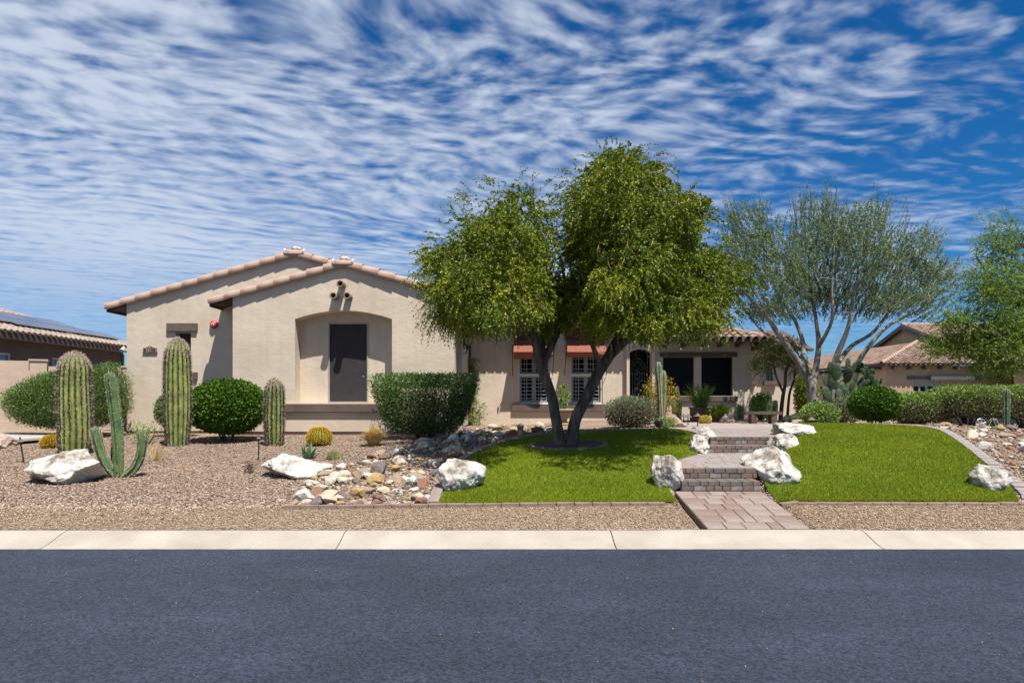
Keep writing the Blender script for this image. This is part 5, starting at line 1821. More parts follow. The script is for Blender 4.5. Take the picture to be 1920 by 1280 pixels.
# -- the big tree on the left lawn
def big_tree():
    D = 13.1
    base = V(1063, 838, D)
    base.z = G(base.x, base.y)
    r = thing('mesquite_tree', 'large forked green tree with hanging seed pods on the left lawn', 'tree', base)
    ring = Build()
    k = 28
    vs_, fs = [], []
    for (ro, z) in ((.78, -.05), (.78, .05), (.68, .055), (.68, -.05)):
        for i in range(k):
            a = 2 * math.pi * i / k
            x, y = base.x + .02 + ro * math.cos(a), base.y + ro * .8 * math.sin(a)
            vs_.append((x, y, G(x, y) + z))
    for s in range(3):
        for i in range(k): fs.append((s * k + i, s * k + (i + 1) % k, (s + 1) * k + (i + 1) % k, (s + 1) * k + i))
    ring.add(vs_, fs)
    tr = ring.obj('tree_ring', M_PAVE2, None)
    tag(tr, 'low ring of edging around the foot of the big tree', 'edging')
    soil = Build()
    vs_ = [(base.x, base.y, base.z + .045)] + [(base.x + .02 + .69 * math.cos(2 * math.pi * i / k), base.y + .55 * math.sin(2 * math.pi * i / k), 0) for i in range(k)]
    vs_ = [(x, y, G(x, y) + .05) for x, y, z in vs_]
    soil.add(vs_, [(0, i + 1, (i + 1) % k + 1) for i in range(k)])
    so = soil.obj('soil', M_SOIL, tr)
    q = lambda px, py, dd=0: V(px, py, D + dd)
    lb = Vector((base.x - .10, base.y, base.z - .08)); rb = Vector((base.x + .09, base.y, base.z - .08))
    limbs = [([lb, q(1043, 790), q(1034, 742), q(1019, 700), q(1010, 672), q(1002, 630, -.1), q(985, 560, -.2), q(960, 470, -.2)], [.115, .10, .098, .10, .105, .06, .045, .025]),
             ([q(1013, 685), q(1018, 650, .1), q(1012, 610, .2), q(1000, 540, .5), q(985, 450, .5)], [.065, .055, .045, .035, .02]),
             ([q(1013, 690), q(1030, 655, .1), q(1048, 615, .2), q(1060, 560, .3), q(1055, 500, .4)], [.09, .075, .06, .045, .025]),
             ([q(1004, 650), q(960, 590, -.5), q(900, 550, -.6), q(860, 520, -.6)], [.055, .045, .03, .02]),
             ([q(1002, 640), q(950, 600, .7), q(890, 560, .9), q(850, 590, 1.0)], [.055, .04, .03, .02]),
             ([rb, q(1078, 790), q(1101, 742), q(1124, 695), q(1145, 662), q(1163, 620, .1), q(1175, 560, .1), q(1170, 470, .1), q(1165, 370, 0)], [.13, .112, .108, .11, .105, .085, .065, .045, .025]),
             ([q(1146, 665), q(1180, 632, -.2), q(1220, 590, -.4), q(1270, 540, -.5), q(1310, 510, -.5)], [.085, .07, .055, .04, .02]),
             ([q(1128, 690), q(1112, 650, -.3), q(1100, 610, -.5), q(1085, 540, -.7), q(1095, 450, -.7)], [.055, .045, .04, .03, .02]),
             ([q(1165, 620), q(1210, 560, .9), q(1250, 490, 1.1), q(1260, 420, 1.0)], [.065, .05, .035, .02]),
             ([q(1170, 590), q(1130, 520, .9), q(1120, 430, .9), q(1140, 360, .6)], [.06, .045, .03, .02])]
    lobes = [(985, 425, 55, 60), (930, 460, 66, 60), (880, 510, 68, 66), (855, 555, 44, 46), (950, 540, 88, 62),      # left lobe
             (1165, 345, 62, 54), (1122, 395, 48, 62), (1222, 405, 66, 62), (1110, 485, 46, 60), (1185, 470, 85, 80), (1278, 480, 58, 58), (1322, 535, 46, 58), (1275, 570, 80, 46), (1180, 570, 80, 40)]
    ells = [pe(1062, 545, 55, 55, D + .9, .8), pe(1075, 575, 55, 38, D + .3, .8), pe(1055, 495, 38, 45, D + 1.2, .7), pe(1040, 570, 40, 36, D - .4, .7), pe(1110, 560, 50, 45, D - .6, .8)]
    for i, (px, py, rx, ry) in enumerate(lobes):
        big = rx > 60
        for off in ((-2.6, -1.75, -.6, .6, 1.7) if rx > 75 else (-1.75, -.6, .6, 1.7) if big else (-.7, .7)):
            k = 1 - .10 * abs(off)
            ells.append(pe(px + (0 if abs(off) < 1 else random.uniform(-12, 12)), py + 10 * abs(off) * .6, rx * k, ry * k, D + off, .85))
    tg, _ = ell_points(ells, 330, .35)
    b = Build()
    nodes, ends = grow(b, limbs, tg, .05)
    tk = b.obj('trunk', M_BARK, r, True)
    # leafy twigs gathered into separate clumps, so light and dark gather too
    nc, per = 560, 32
    cc, co_ = ell_points(ells, nc, .55)
    cr = rng.uniform(.20, .42, nc)
    n = nc * per
    u_ = unit(rng.normal(size=(n, 3))) * (rng.uniform(0, 1, n) ** .5)[:, None]
    a = np.repeat(cc, per, 0) + u_ * np.repeat(cr, per)[:, None] * np.array([1.15, 1.15, .75])
    o_ = np.repeat(co_, per, 0)
    d = unit(o_ * .55 + u_ * .6 + rng.normal(0, .4, (n, 3)) + np.array([0, 0, -.12]))
    ln = rng.uniform(.12, .34, n)
    P, Dd, L_, W_ = twig_leaves(a, d, ln, 36, .5, .050, .021, .75)
    clump_t = np.repeat(rng.normal(0, .16, nc), per * 36)
    # hanging strands along the lower rim
    rim = [pe(840, 580, 30, 24, D - .3, .9), pe(1280, 596, 85, 22, D - .5, .8), pe(935, 592, 55, 16, D - .4, .9), pe(1180, 596, 70, 16, D - .3, .8), pe(822, 560, 22, 44, D, .7)]
    a2, o2 = ell_points(rim, 420, .2)
    d2 = unit(o2 * .4 + rng.normal(0, .25, (420, 3)) + np.array([0, 0, -.5]))
    P2, D2, L2, W2_ = twig_leaves(a2, d2, rng.uniform(.25, .5, 420), 36, .5, .048, .018, .6)
    # loose sprays standing out of the outline
    top = [pe(1165, 320, 78, 40, D, .8), pe(960, 390, 95, 50, D, .8), pe(860, 480, 60, 80, D, .9), pe(1300, 470, 72, 90, D, .8), pe(1090, 400, 40, 80, D, .7)]
    a3, o3 = ell_points(top, 420, .8)
    o3[:, 2] = np.abs(o3[:, 2]) * .8
    P3, D3, L3, W3_ = twig_leaves(a3, unit(o3 + rng.normal(0, .35, o3.shape)), rng.uniform(.2, .45, 420), 22, .3, .046, .019, .7)
    P = np.concatenate([P, P2, P3]); Dd = np.concatenate([Dd, D2, D3]); L_ = np.concatenate([L_, L2, L3]); W_ = np.concatenate([W_, W2_, W3_])
    clump_t = np.concatenate([clump_t, np.zeros(len(P) - len(clump_t))])
    keep = P[:, 2] > ZW(640, D) + rng.normal(0, .09, len(P)) + .22 * np.sin(P[:, 0] * 3.1 + 1) * np.sin(P[:, 1] * 2.7) + .12 * np.sin(P[:, 0] * 7.3)          # pruned to an even height
    P, Dd, L_, W_, clump_t = P[keep], Dd[keep], L_[keep], W_[keep], clump_t[keep]
    v, f = leaf_arrays(P, Dd, L_, W_)
    tint = np.clip(clump_t + .42 + rng.normal(0, .22, len(P)), 0, 1)
    nmesh('crown', v, f, leafmat('mesquite_leaf', [(0.0556, 0.0967, 0.0056), (0.1154, 0.1632, 0.0066), (0.1926, 0.228, 0.01), (0.308, 0.2971, 0.0176)], .15), r, tint=tint)
    # pods
    n = 520
    a, o_ = ell_points(ells, n, .8)
    pb = Build()
    for p, o2_ in zip(a, o_):
        p = Vector(p); l = random.uniform(.10, .2); sw = Vector((random.uniform(-.35, .35), random.uniform(-.35, .35), -1)).normalized()
        bend = Vector((random.uniform(-.05, .05), random.uniform(-.05, .05), 0))
        pb.tube([p, p + sw * l * .5 + bend * .5, p + sw * l], [.005, .0105, .003], 4, False)
    pd = pb.obj('seed_pods', mat('pod_brown', (.17, .09, .05), (.34, .21, .13), 3, .8), r)
    tag(pd, kind='stuff')


big_tree()


def palo_verde():
    D = 20.0
    base = V(1545, 770, D); base.z = G(base.x, D) - .05
    r = thing('palo_verde_tree', 'wide airy grey green tree with pale forked trunks behind the right lawn', 'tree', base)
    q = lambda px, py, dd=0: V(px, py, D + dd)
    B0 = Vector((XW(1527, D), D, base.z)); B1 = Vector((XW(1550, D), D, base.z))
    limbs = [([B0, q(1522, 740), q(1517, 712), q(1492, 672), q(1462, 630, -.2), q(1435, 590, -.3), q(1405, 560, -.4), q(1385, 520, -.5)], [.17, .15, .125, .10, .08, .06, .04, .02]),
             ([q(1518, 718), q(1508, 680), q(1505, 640, .3), q(1490, 600, .4), q(1465, 560, .6), q(1440, 510, .7)], [.10, .085, .065, .05, .035, .02]),
             ([q(1522, 735), q(1530, 690, .3), q(1535, 645, .4), q(1530, 600, .5), q(1520, 540, .6), q(1515, 470, .6)], [.11, .09, .075, .055, .04, .015]),
             ([B1, q(1552, 745), q(1560, 700, -.2), q(1572, 660, -.3), q(1590, 615, -.5), q(1600, 560, -.6), q(1620, 480, -.6)], [.14, .125, .105, .085, .06, .04, .015]),
             ([q(1556, 735), q(1585, 708, -.3), q(1605, 685, -.4), q(1625, 655, -.5), q(1660, 615, -.6), q(1705, 590, -.6), q(1750, 565, -.5)], [.09, .08, .075, .065, .05, .035, .015]),
             ([q(1565, 690), q(1595, 650, .6), q(1640, 620, .8), q(1680, 560, .9), q(1700, 500, .8)], [.08, .065, .05, .035, .015]),
             ([q(1535, 650), q(1560, 600, -.7), q(1560, 540, -.8), q(1565, 460, -.8)], [.06, .045, .03, .015]),
             ([q(1480, 652), q(1430, 620, .5), q(1400, 585, .7), q(1375, 560, .8)], [.05, .04, .03, .015])]
    ells = [pe(1410, 470, 58, 75, D, 1.3), pe(1385, 545, 40, 40, D, 1.0), pe(1470, 520, 70, 80, D - .8, 1.0), pe(1530, 460, 65, 75, D + .4, 1.2), pe(1520, 550, 80, 60, D + .9, 1.1),
            pe(1600, 470, 75, 75, D - .5, 1.2), pe(1610, 560, 80, 55, D + .5, 1.2), pe(1680, 500, 70, 65, D, 1.3), pe(1740, 535, 45, 45, D - .2, 1.0), pe(1690, 575, 75, 38, D - .6, 1.0), pe(1450, 590, 60, 28, D + .2, 1.0)]
    tg, _ = ell_points(ells, 420, .1)
    b = Build()
    nodes, ends = grow(b, limbs, tg, .016, 4, .2, .003)
    b.obj('trunk', M_BARKG, r, True)
    n = 4500
    a, o_ = ell_points(ells, n, .12)
    c = np.array(tuple(V(1545, 680, D)))
    d = unit(unit(a - c) * .9 + rng.normal(0, .35, (n, 3)) + np.array([0, 0, .45]))
    P, Dd, L_, W_ = twig_leaves(a, d, rng.uniform(.22, .5, n), 24, .1, .056, .027, .75)
    # upright whips on top
    tops = [pe(1380, 420, 24, 30, D, .7), pe(1420, 415, 25, 30, D, .7), pe(1515, 405, 35, 28, D, .8), pe(1550, 400, 26, 28, D, .6), pe(1620, 415, 45, 30, D, .9), pe(1665, 425, 35, 32, D, .8), pe(1735, 470, 30, 30, D, .7), pe(1770, 530, 24, 26, D, .6)]
    a2, _ = ell_points(tops, 330, .1)
    d2 = unit(unit(a2 - c) + rng.normal(0, .2, (330, 3)) + np.array([0, 0, .7]))
    P2, D2, L2, W2_ = twig_leaves(a2, d2, rng.uniform(.35, .75, 330), 22, .02, .052, .022, .7)
    wb = Build()
    for p, dv, l in zip(a2[:220], d2[:220], np.full(220, .6)): wb.tube([p - dv * .3, p + dv * l], [.007, .003], 3, False)
    for p, dv in zip(a[:900], d[:900]): wb.tube([p - dv * .15, p + dv * .38], [.006, .003], 3, False)
    tag(wb.obj('twigs', M_BARKG, r), kind='stuff')
    P = np.concatenate([P, P2]); Dd = np.concatenate([Dd, D2]); L_ = np.concatenate([L_, L2]); W_ = np.concatenate([W_, W2_])
    v, f = leaf_arrays(P, Dd, L_, W_)
    nmesh('crown', v, f, leafmat('paloverde_leaf', [(0.0792, 0.1313, 0.0567), (0.1386, 0.2063, 0.081), (0.2079, 0.2719, 0.1114), (0.3168, 0.3469, 0.1721)], .3), r, tint=np.clip(rng.normal(.45, .25, len(P)), 0, 1))


palo_verde()


def right_tree():
    D = 21.5
    base = Vector((18.9, 22.0, .4))
    r = thing('mesquite_tree', 'bright green feathery tree leaning in at the right edge', 'tree', base)
    q = lambda px, py, dd=0: V(px, py, D + dd)
    limbs = [([base, q(2060, 700), q(2040, 640), q(2000, 580), q(1950, 500), q(1900, 440)], [.2, .17, .14, .1, .06, .02]),
             ([q(2040, 650), q(1980, 640), q(1920, 630, -.3), q(1850, 620, -.4), q(1790, 600, -.4)], [.12, .1, .07, .05, .02]),
             ([q(2045, 660), q(1960, 690, .6), q(1890, 680, .7), q(1830, 660, .7)], [.1, .08, .05, .02]),
             ([q(2010, 590), q(1930, 580, .5), q(1870, 540, .6), q(1830, 480, .6)], [.09, .07, .05, .02])]
    ells = [pe(1890, 460, 45, 50, D, .9), pe(1860, 540, 55, 50, D - .3, 1.0), pe(1930, 540, 60, 70, D + .3, 1.1), pe(1880, 610, 75, 40, D, 1.0), pe(1800, 600, 40, 32, D - .2, .8), pe(1810, 645, 60, 34, D + .3, 1.0), pe(1900, 650, 80, 38, D - .2, 1.0),
            pe(1980, 620, 80, 80, D, 1.2), pe(1760, 650, 24, 24, D, .6), pe(1870, 690, 50, 18, D, .8)]
    tg, _ = ell_points(ells, 230, .1)
    b = Build(); nodes, ends = grow(b, limbs, tg, .03, 4, .12, .004)
    b.obj('trunk', M_BARK, r, True)
    n = 4600
    a, o_ = ell_points(ells, n, .1)
    d = unit(np.array([-.45, 0, .12]) + rng.normal(0, .5, (n, 3)))
    P, Dd, L_, W_ = twig_leaves(a, d, rng.uniform(.25, .5, n), 26, .3, .056, .026, .75)
    tops = [pe(1850, 425, 24, 26, D, .6), pe(1895, 415, 28, 26, D, .7), pe(1830, 460, 18, 30, D, .5), pe(1830, 520, 24, 30, D, .6)]
    a2, _ = ell_points(tops, 90, .1)
    P2, D2, L2, W2_ = twig_leaves(a2, unit(rng.normal(0, .3, (90, 3)) + np.array([-.5, 0, .6])), rng.uniform(.3, .6, 90), 18, .1, .046, .020, .7)
    P = np.concatenate([P, P2]); Dd = np.concatenate([Dd, D2]); L_ = np.concatenate([L_, L2]); W_ = np.concatenate([W_, W2_])
    v, f = leaf_arrays(P, Dd, L_, W_)
    nmesh('crown', v, f, leafmat('mesquite_leaf_light', [(0.091, 0.169, 0.026), (0.143, 0.234, 0.0338), (0.208, 0.299, 0.0455), (0.299, 0.364, 0.065)], .38), r, tint=np.clip(rng.normal(.45, .25, len(P)), 0, 1))


right_tree()


def small_tree():
    D = 21.5
    base = V(1463, 788, D); base.z = G(base.x, D) - .05
    r = thing('small_tree', 'slender multi-trunk small tree beside the far tan wall', 'tree', base)
    q = lambda px, py, dd=0: V(px, py, D + dd)
    limbs = [([base, q(1467, 750), q(1472, 720), q(1474, 695), q(1482, 680), q(1492, 665)], [.07, .06, .05, .045, .03, .02]),
             ([q(1470, 738), q(1458, 712), q(1450, 685), q(1445, 665)], [.04, .035, .03, .02]),
             ([V(1476, 780, D + .3), q(1480, 740, .2), q(1488, 715, .2), q(1492, 690)], [.05, .04, .035, .02])]
    limbs[2][0][0].z = base.z
    ells = [pe(1440, 665, 30, 28, D, .9), pe(1475, 660, 30, 30, D, .9), pe(1428, 685, 18, 18, D, .6), pe(1490, 685, 18, 20, D, .6), pe(1455, 645, 26, 16, D, .7)]
    tg, _ = ell_points(ells, 60, .1)
    b = Build(); grow(b, limbs, tg, .02, 4)
    b.obj('trunk', M_BARK, r, True)
    n = 800
    a, o_ = ell_points(ells, n, .1)
    P, Dd, L_, W_ = twig_leaves(a, unit(o_ * .5 + rng.normal(0, .6, (n, 3))), rng.uniform(.12, .3, n), 16, .4, .05, .022, .8)
    v, f = leaf_arrays(P, Dd, L_, W_)
    nmesh('crown', v, f, leafmat('olive_leaf', [(0.0585, 0.0975, 0.0195), (0.104, 0.1495, 0.026), (0.169, 0.195, 0.039), (0.26, 0.221, 0.065)], .3), r, tint=np.clip(rng.normal(.45, .25, len(P)), 0, 1))


small_tree()


# ------------------------------------------------------------------ shrubs
def shrub(name, label, cat, px0, px1, py0, py1, depth, rd, leaf, leafmat_, n, shape='ball', low=.12, group=None, dead=None, rough=.09, ex=2.0, taper=0.0, skew=None, stems=9, shell=.55, top=None, zoff=0):
    """clipped or loose shrub: thousands of leaves through the outer part of its volume on a few stems"""
    if n > 2000: n = int(n * 1.7) // 4 * 4; leaf = (leaf[0] * 1.25, leaf[1] * 1.6)
    x0, x1 = XW(px0, depth), XW(px1, depth)
    cx = (x0 + x1) / 2
    g = G(cx, depth)
    zt = ZW(py0, depth); h = zt - g
    rx = (x1 - x0) / 2
    zl = g + low * h
    cz = (zt + zl) / 2; rz_ = (zt - zl) / 2
    r = thing(name, label, cat, (cx, depth, g), group)
    u = unit(rng.normal(size=(n, 3)))
    # superellipsoid radius in that direction
    rad = (np.abs(u[:, 0]) ** ex + np.abs(u[:, 1]) ** ex + np.abs(u[:, 2]) ** ex) ** (-1 / ex)
    inner = (shell + (1 - shell) * rng.uniform(0, 1, n) ** .7)
    bump = np.array([mnoise.noise(Vector(q)) for q in (u[:: 4] * 2.6 + cx)])
    bump = np.repeat(bump, 4)[:n]
    rr = rad * inner * (1 + rough * bump + np.abs(rng.normal(0, .03, n)) * (rng.uniform(size=n) < .3))
    p = u * rr[:, None]
    if taper: 
        s = 1 - taper * np.clip(-p[:, 2], -1, 1)
        p[:, 0] *= s; p[:, 1] *= s
    P = np.stack([cx + p[:, 0] * rx, depth + p[:, 1] * rd, cz + p[:, 2] * rz_], 1)
    if skew is not None: P[:, 2] += skew * p[:, 0] * rz_ * np.clip(p[:, 2] + .3, 0, 1)
    d = unit(u * .9 + rng.normal(0, .75, (n, 3)) + np.array([0, 0, .25]))
    L_ = leaf[0] * rng.uniform(.7, 1.3, n); W_ = leaf[1] * rng.uniform(.7, 1.3, n)
    v, f = leaf_arrays(P, d, L_, W_)
    t = np.clip(rng.normal(.45, .22, n) + .12 * bump, 0, 1)
    if dead is None:
        nmesh('foliage', v, f, leafmat_, r, tint=t)
    else:   # shears leave a green skin on top and bare brown twigs on the sides
        frac, dm = dead
        brown = rng.uniform(size=n) < frac * np.clip(.75 - p[:, 2] * 1.1, 0, 1) * np.clip(.5 + 1.3 * bump, .15, 1)
        fg, fb = f[~brown], f[brown]
        def sub(ff, tt, nm, mm):
            vv = v.reshape(-1, 4, 3)[ff[:, 0] // 4].reshape(-1, 3)
            nmesh(nm, vv, np.arange(len(vv)).reshape(-1, 4), mm, r, tint=tt)
        sub(fg, t[~brown], 'foliage', leafmat_)
        sub(fb, t[brown], 'bare_twigs', dm)
    b = Build()
    for i in range(stems):
        a = rng.uniform(0, 6.28); s = rng.uniform(.2, .8)
        e = Vector((cx + math.cos(a) * rx * s * .8, depth + math.sin(a) * rd * s * .7, cz + rz_ * rng.uniform(-.3, .5)))
        b0 = Vector((cx + math.cos(a) * rx * .12, depth + math.sin(a) * rd * .12, g - .05))
        mpt = b0.lerp(e, .5) + Vector((rng.normal(0, .05), rng.normal(0, .05), 0))
        b.tube(catmull([b0, mpt, e], 3), list(np.linspace(.022, .006, 7)), 5, False)
    b.obj('stems', M_TWIG, r)
    return r


L_BOX = leafmat('ficus_leaf', [(0.0304, 0.0759, 0.0076), (0.0524, 0.1164, 0.0101), (0.0828, 0.1619, 0.0152), (0.131, 0.2125, 0.0253)], .12, .6, .15)
L_JUN = leafmat('juniper_leaf', [(0.0422, 0.0904, 0.0181), (0.0723, 0.1325, 0.0241), (0.1205, 0.1868, 0.0361), (0.1807, 0.241, 0.0541)], .12)
L_HEDGE = leafmat('hedge_leaf', [(0.026, 0.0624, 0.0125), (0.0468, 0.104, 0.0187), (0.078, 0.156, 0.0291), (0.1144, 0.208, 0.0416)], .08)
L_SAGE = leafmat('sage_leaf', [(0.1063, 0.1313, 0.0625), (0.1625, 0.1875, 0.1), (0.225, 0.25, 0.1375), (0.2875, 0.3, 0.175)], .25)
L_SAGE2 = leafmat('sage_leaf_green', [(0.1015, 0.174, 0.029), (0.1595, 0.2465, 0.0435), (0.2175, 0.3045, 0.0653), (0.3045, 0.3625, 0.1015)], .14)
L_DEAD = leafmat('bare_twig', [(0.0546, 0.039, 0.0273), (0.0936, 0.0702, 0.0468), (0.1326, 0.1014, 0.0702), (0.1716, 0.1404, 0.0936)], .1)
L_LIME = leafmat('lime_leaf', [(.12, .22, .012), (.19, .30, .018), (.27, .37, .03), (.34, .42, .05)], .35)
L_CROTON = leafmat('croton_leaf', [(.09, .16, .015), (.20, .24, .02), (.36, .28, .025), (.42, .15, .02), (.30, .06, .02)], .35)
L_BAMB = leafmat('grassy_leaf', [(0.052, 0.13, 0.0156), (0.091, 0.195, 0.026), (0.143, 0.26, 0.039), (0.221, 0.338, 0.065)], .3)
L_VINE = leafmat('vine_leaf', [(.09, .16, .012), (.15, .22, .018), (.22, .28, .03), (.30, .33, .06)], .4)
L_STRAW = leafmat('straw', [(0.3952, 0.2736, 0.0912), (0.5472, 0.3952, 0.1368), (0.684, 0.5168, 0.2128), (0.7904, 0.6384, 0.304)], .25)

shrub('trimmed_shrub', 'wedge shaped clipped juniper in front of the tan block wall', 'shrub', 25, 233, 694, 812, 17.2, .9, (.035, .012), L_JUN, 46000, ex=2.8, low=.14, skew=.42, stems=6, rough=.14)
shrub('trimmed_shrub', 'round glossy green shrub between the two left cacti', 'shrub', 360, 495, 712, 826, 16.2, .85, (.042, .026), L_BOX, 24000, ex=2.2, low=.12, stems=8)
shrub('trimmed_shrub', 'pale green clipped shrub half hidden behind the tall cactus', 'shrub', 292, 372, 735, 822, 17.3, .4, (.035, .014), L_JUN, 7000, ex=2.2, low=.15, stems=4)
shrub('trimmed_shrub', 'flat topped dark hedge shrub at the corner of the front gable', 'shrub', 712, 881, 702, 826, 16.4, .8, (.040, .015), L_HEDGE, 24000, ex=8.0, low=.10, taper=.24, dead=(.45, L_DEAD), stems=26, shell=.5)
shrub('sage_shrub', 'loose grey green sage shrub in front of the entry', 'shrub', 1137, 1226, 746, 808, 17.6, .6, (.045, .012), L_SAGE, 9000, ex=2.6, low=.03, dead=(1.2, L_DEAD), stems=24, rough=.3, shell=.35)
shrub('trimmed_shrub', 'small round dark green shrub behind the right lawn', 'shrub', 1597, 1684, 726, 797, 17.0, .58, (.04, .022), L_BOX, 13000, ex=2.3, low=.22, stems=8)
shrub('hedge', 'lower part of the right hedge beside the round shrub', 'hedge', 1672, 1775, 737, 802, 18.2, .6, (.042, .014), L_SAGE2, 13000, ex=5, low=.06, dead=(1.35, L_DEAD), stems=26, shell=.4, rough=.16)
shrub('hedge', 'taller middle part of the right hedge in front of the cars', 'hedge', 1762, 1868, 724, 800, 17.9, .7, (.042, .014), L_SAGE2, 16000, ex=5, low=.26, dead=(1.35, L_DEAD), stems=22, shell=.4, rough=.16)
shrub('hedge', 'brownish end of the right hedge at the frame edge', 'hedge', 1855, 1990, 723, 800, 18.0, .7, (.042, .014), L_SAGE2, 17000, ex=5, low=.24, dead=(1.5, L_DEAD), stems=20, shell=.4, rough=.16)
shrub('low_shrub', 'loose yellow green ground shrub at the foot of the pale trunks', 'shrub', 1503, 1572, 753, 790, 18.6, .6, (.045, .02), L_SAGE2, 4200, ex=2, low=.02, dead=(.35, L_DEAD), stems=14, shell=.2)
shrub('low_shrub', 'dry brown twiggy shrub between prickly pear and round shrub', 'shrub', 1562, 1612, 742, 792, 18.8, .5, (.045, .014), L_SAGE, 2600, ex=2, low=.02, dead=(.9, L_DEAD), stems=16, shell=.2)
shrub('low_shrub', 'bright green shrub low behind the right hedge stems', 'shrub', 1690, 1728, 776, 804, 19.4, .4, (.05, .02), L_BAMB, 2500, ex=2, low=.05, stems=5)
shrub('low_shrub', 'yellow green shrub between the far tan wall and the pale trunks', 'shrub', 1492, 1530, 690, 775, 24.5, .5, (.06, .026), L_VINE, 4200, ex=2.2, low=.05, stems=8, shell=.3, rough=.2)
shrub('croton_shrub', 'orange and yellow leaved shrub by the entry gate', 'shrub', 1203, 1270, 700, 790, 20.0, .5, (.065, .034), L_CROTON, 1900, ex=2.2, low=.08, stems=16, shell=.1, rough=.3)
shrub('low_shrub', 'bushy green shrub at the corner of the right wing', 'shrub', 1408, 1442, 738, 790, 21.6, .4, (.05, .016), L_BAMB, 3200, ex=2.2, low=.05, stems=8, shell=.3)
shrub('low_shrub', 'small spreading green plant under the tall staked cactus', 'shrub', 1222, 1270, 782, 802, 17.2, .35, (.04, .018), L_SAGE2, 1800, ex=2, low=.02, stems=6, shell=.2)
shrub('low_shrub', 'thin rambling green shrub left of the tall middle cactus', 'shrub', 236, 305, 786, 832, 15.7, .4, (.045, .024), L_SAGE2, 520, ex=2, low=.02, stems=12, shell=.1)
shrub('low_shrub', 'tiny dried shrublet in the gravel near the flat boulder', 'shrub', 456, 480, 862, 881, 11.8, .12, (.025, .006), L_DEAD, 500, ex=2, low=.02, stems=8, shell=.1)
shrub('low_shrub', 'small yellow green tuft right of the agave', 'shrub', 606, 646, 845, 866, 13.0, .2, (.05, .008), L_VINE, 420, ex=2, low=.02, stems=5, shell=.1)
shrub('low_shrub', 'yellowish shrub peeking past the left corner of the house', 'shrub', 226, 240, 742, 806, 19.0, .3, (.04, .018), L_VINE, 1400, ex=2.4, low=.05, stems=4, shell=.2)
shrub('low_shrub', 'light green shrub behind the block wall by the neighbour window', 'shrub', 188, 236, 676, 800, 25.5, .6, (.07, .03), L_BAMB, 1800, ex=2.0, low=.5, stems=6, shell=.2)


def grass_tuft(name, label, px, py, depth, h, spread, n, m, w=.004):
    x = XW(px, depth); g = G(x, depth)
    r = thing(name, label, 'grass', (x, depth, g))
    an = rng.uniform(0, 6.28, n); s = rng.uniform(0, 1, n) ** .6
    b0 = np.stack([x + np.cos(an) * .08 * s, depth + np.sin(an) * .08 * s, np.full(n, g - .01)], 1)
    out = np.stack([np.cos(an) * s * spread, np.sin(an) * s * spread, np.zeros(n)], 1)
    hh = h * rng.uniform(.55, 1.1, n) * (1 - .35 * s)
    mid = b0 + out * .45 + np.stack([np.zeros(n), np.zeros(n), hh * .75], 1)
    tip = b0 + out * 1.05 + np.stack([rng.normal(0, .03, n), rng.normal(0, .03, n), hh * (1 - .25 * s)], 1)
    sd = np.stack([-np.sin(an), np.cos(an), np.zeros(n)], 1) * w
    v = np.stack([b0 - sd, b0 + sd, mid + sd * .8, mid - sd * .8, tip], 1).reshape(-1, 3)
    k = np.arange(n) * 5
    f = np.concatenate([np.stack([k, k + 1, k + 2, k + 3], 1), np.stack([k + 3, k + 2, k + 4, k + 4], 1)])
    fs = [tuple(q) for q in f[:n]] + [tuple(q[:3]) for q in f[n:]]
    t = rng.uniform(0, 1, n)
    nmesh('blades', v, fs, m, r, tint=np.concatenate([t, t]))
    # crown of old stubble at the foot
    b = Build(); b.lathe((x, depth, g), [(.05, -.02), (.04, .02), (.015, .04)], 9); b.obj('root_crown', M_TWIG, r)


grass_tuft('bunch_grass', 'straw coloured bunch grass beside the dark hedge shrub', 701, 843, 14.9, .52, .3, 1500, L_STRAW, .0055)
grass_tuft('bunch_grass', 'dry pale weeds between the left cacti', 292, 852, 13.2, .45, .35, 70, L_STRAW, .003)


def column_cactus_data(path, radii, ribs, depth_, sides_per=4, seg=None):
    P = [Vector(p) for p in path]
    n = len(P)
    K = ribs * sides_per
    vs_, fs = [], []
    prev = None
    rim = []
    for i, p in enumerate(P):
        t = (P[min(i + 1, n - 1)] - P[max(i - 1, 0)]).normalized()
        u = t.orthogonal().normalized() if prev is None else (prev - t * prev.dot(t)).normalized()
        prev = u; w = t.cross(u)
        for k in range(K):
            a = 2 * math.pi * k / K
            ph = (k % sides_per) / sides_per
            prof = abs(math.cos(math.pi * ph)) ** .8
            rr = radii[i] * (1 - depth_ * (1 - prof))
            q = p + (u * math.cos(a) + w * math.sin(a)) * rr
            vs_.append(q)
            if k % sides_per == 0: rim.append((q, (q - p).normalized(), t))
    for i in range(n - 1):
        for k in range(K):
            k2 = (k + 1) % K
            fs.append((i * K + k, i * K + k2, (i + 1) * K + k2, (i + 1) * K + k))
    fs.append(tuple((n - 1) * K + k for k in range(K)))
    return vs_, fs, rim


def spines(rim, per, length, w=.0022, jitter=.6):
    v, f = [], []
    for q, o, t in rim:
        for _ in range(per):
            d = (o + Vector((random.gauss(0, jitter), random.gauss(0, jitter), random.gauss(0, jitter)))).normalized()
            l = length * random.uniform(.5, 1.2)
            s = d.cross(Vector((random.random() - .5, random.random() - .5, random.random() - .5))).normalized() * w
            k = len(v)
            v += [tuple(q - s), tuple(q + s), tuple(q + d * l)]
            f.append((k, k + 1, k + 2))
    return v, f


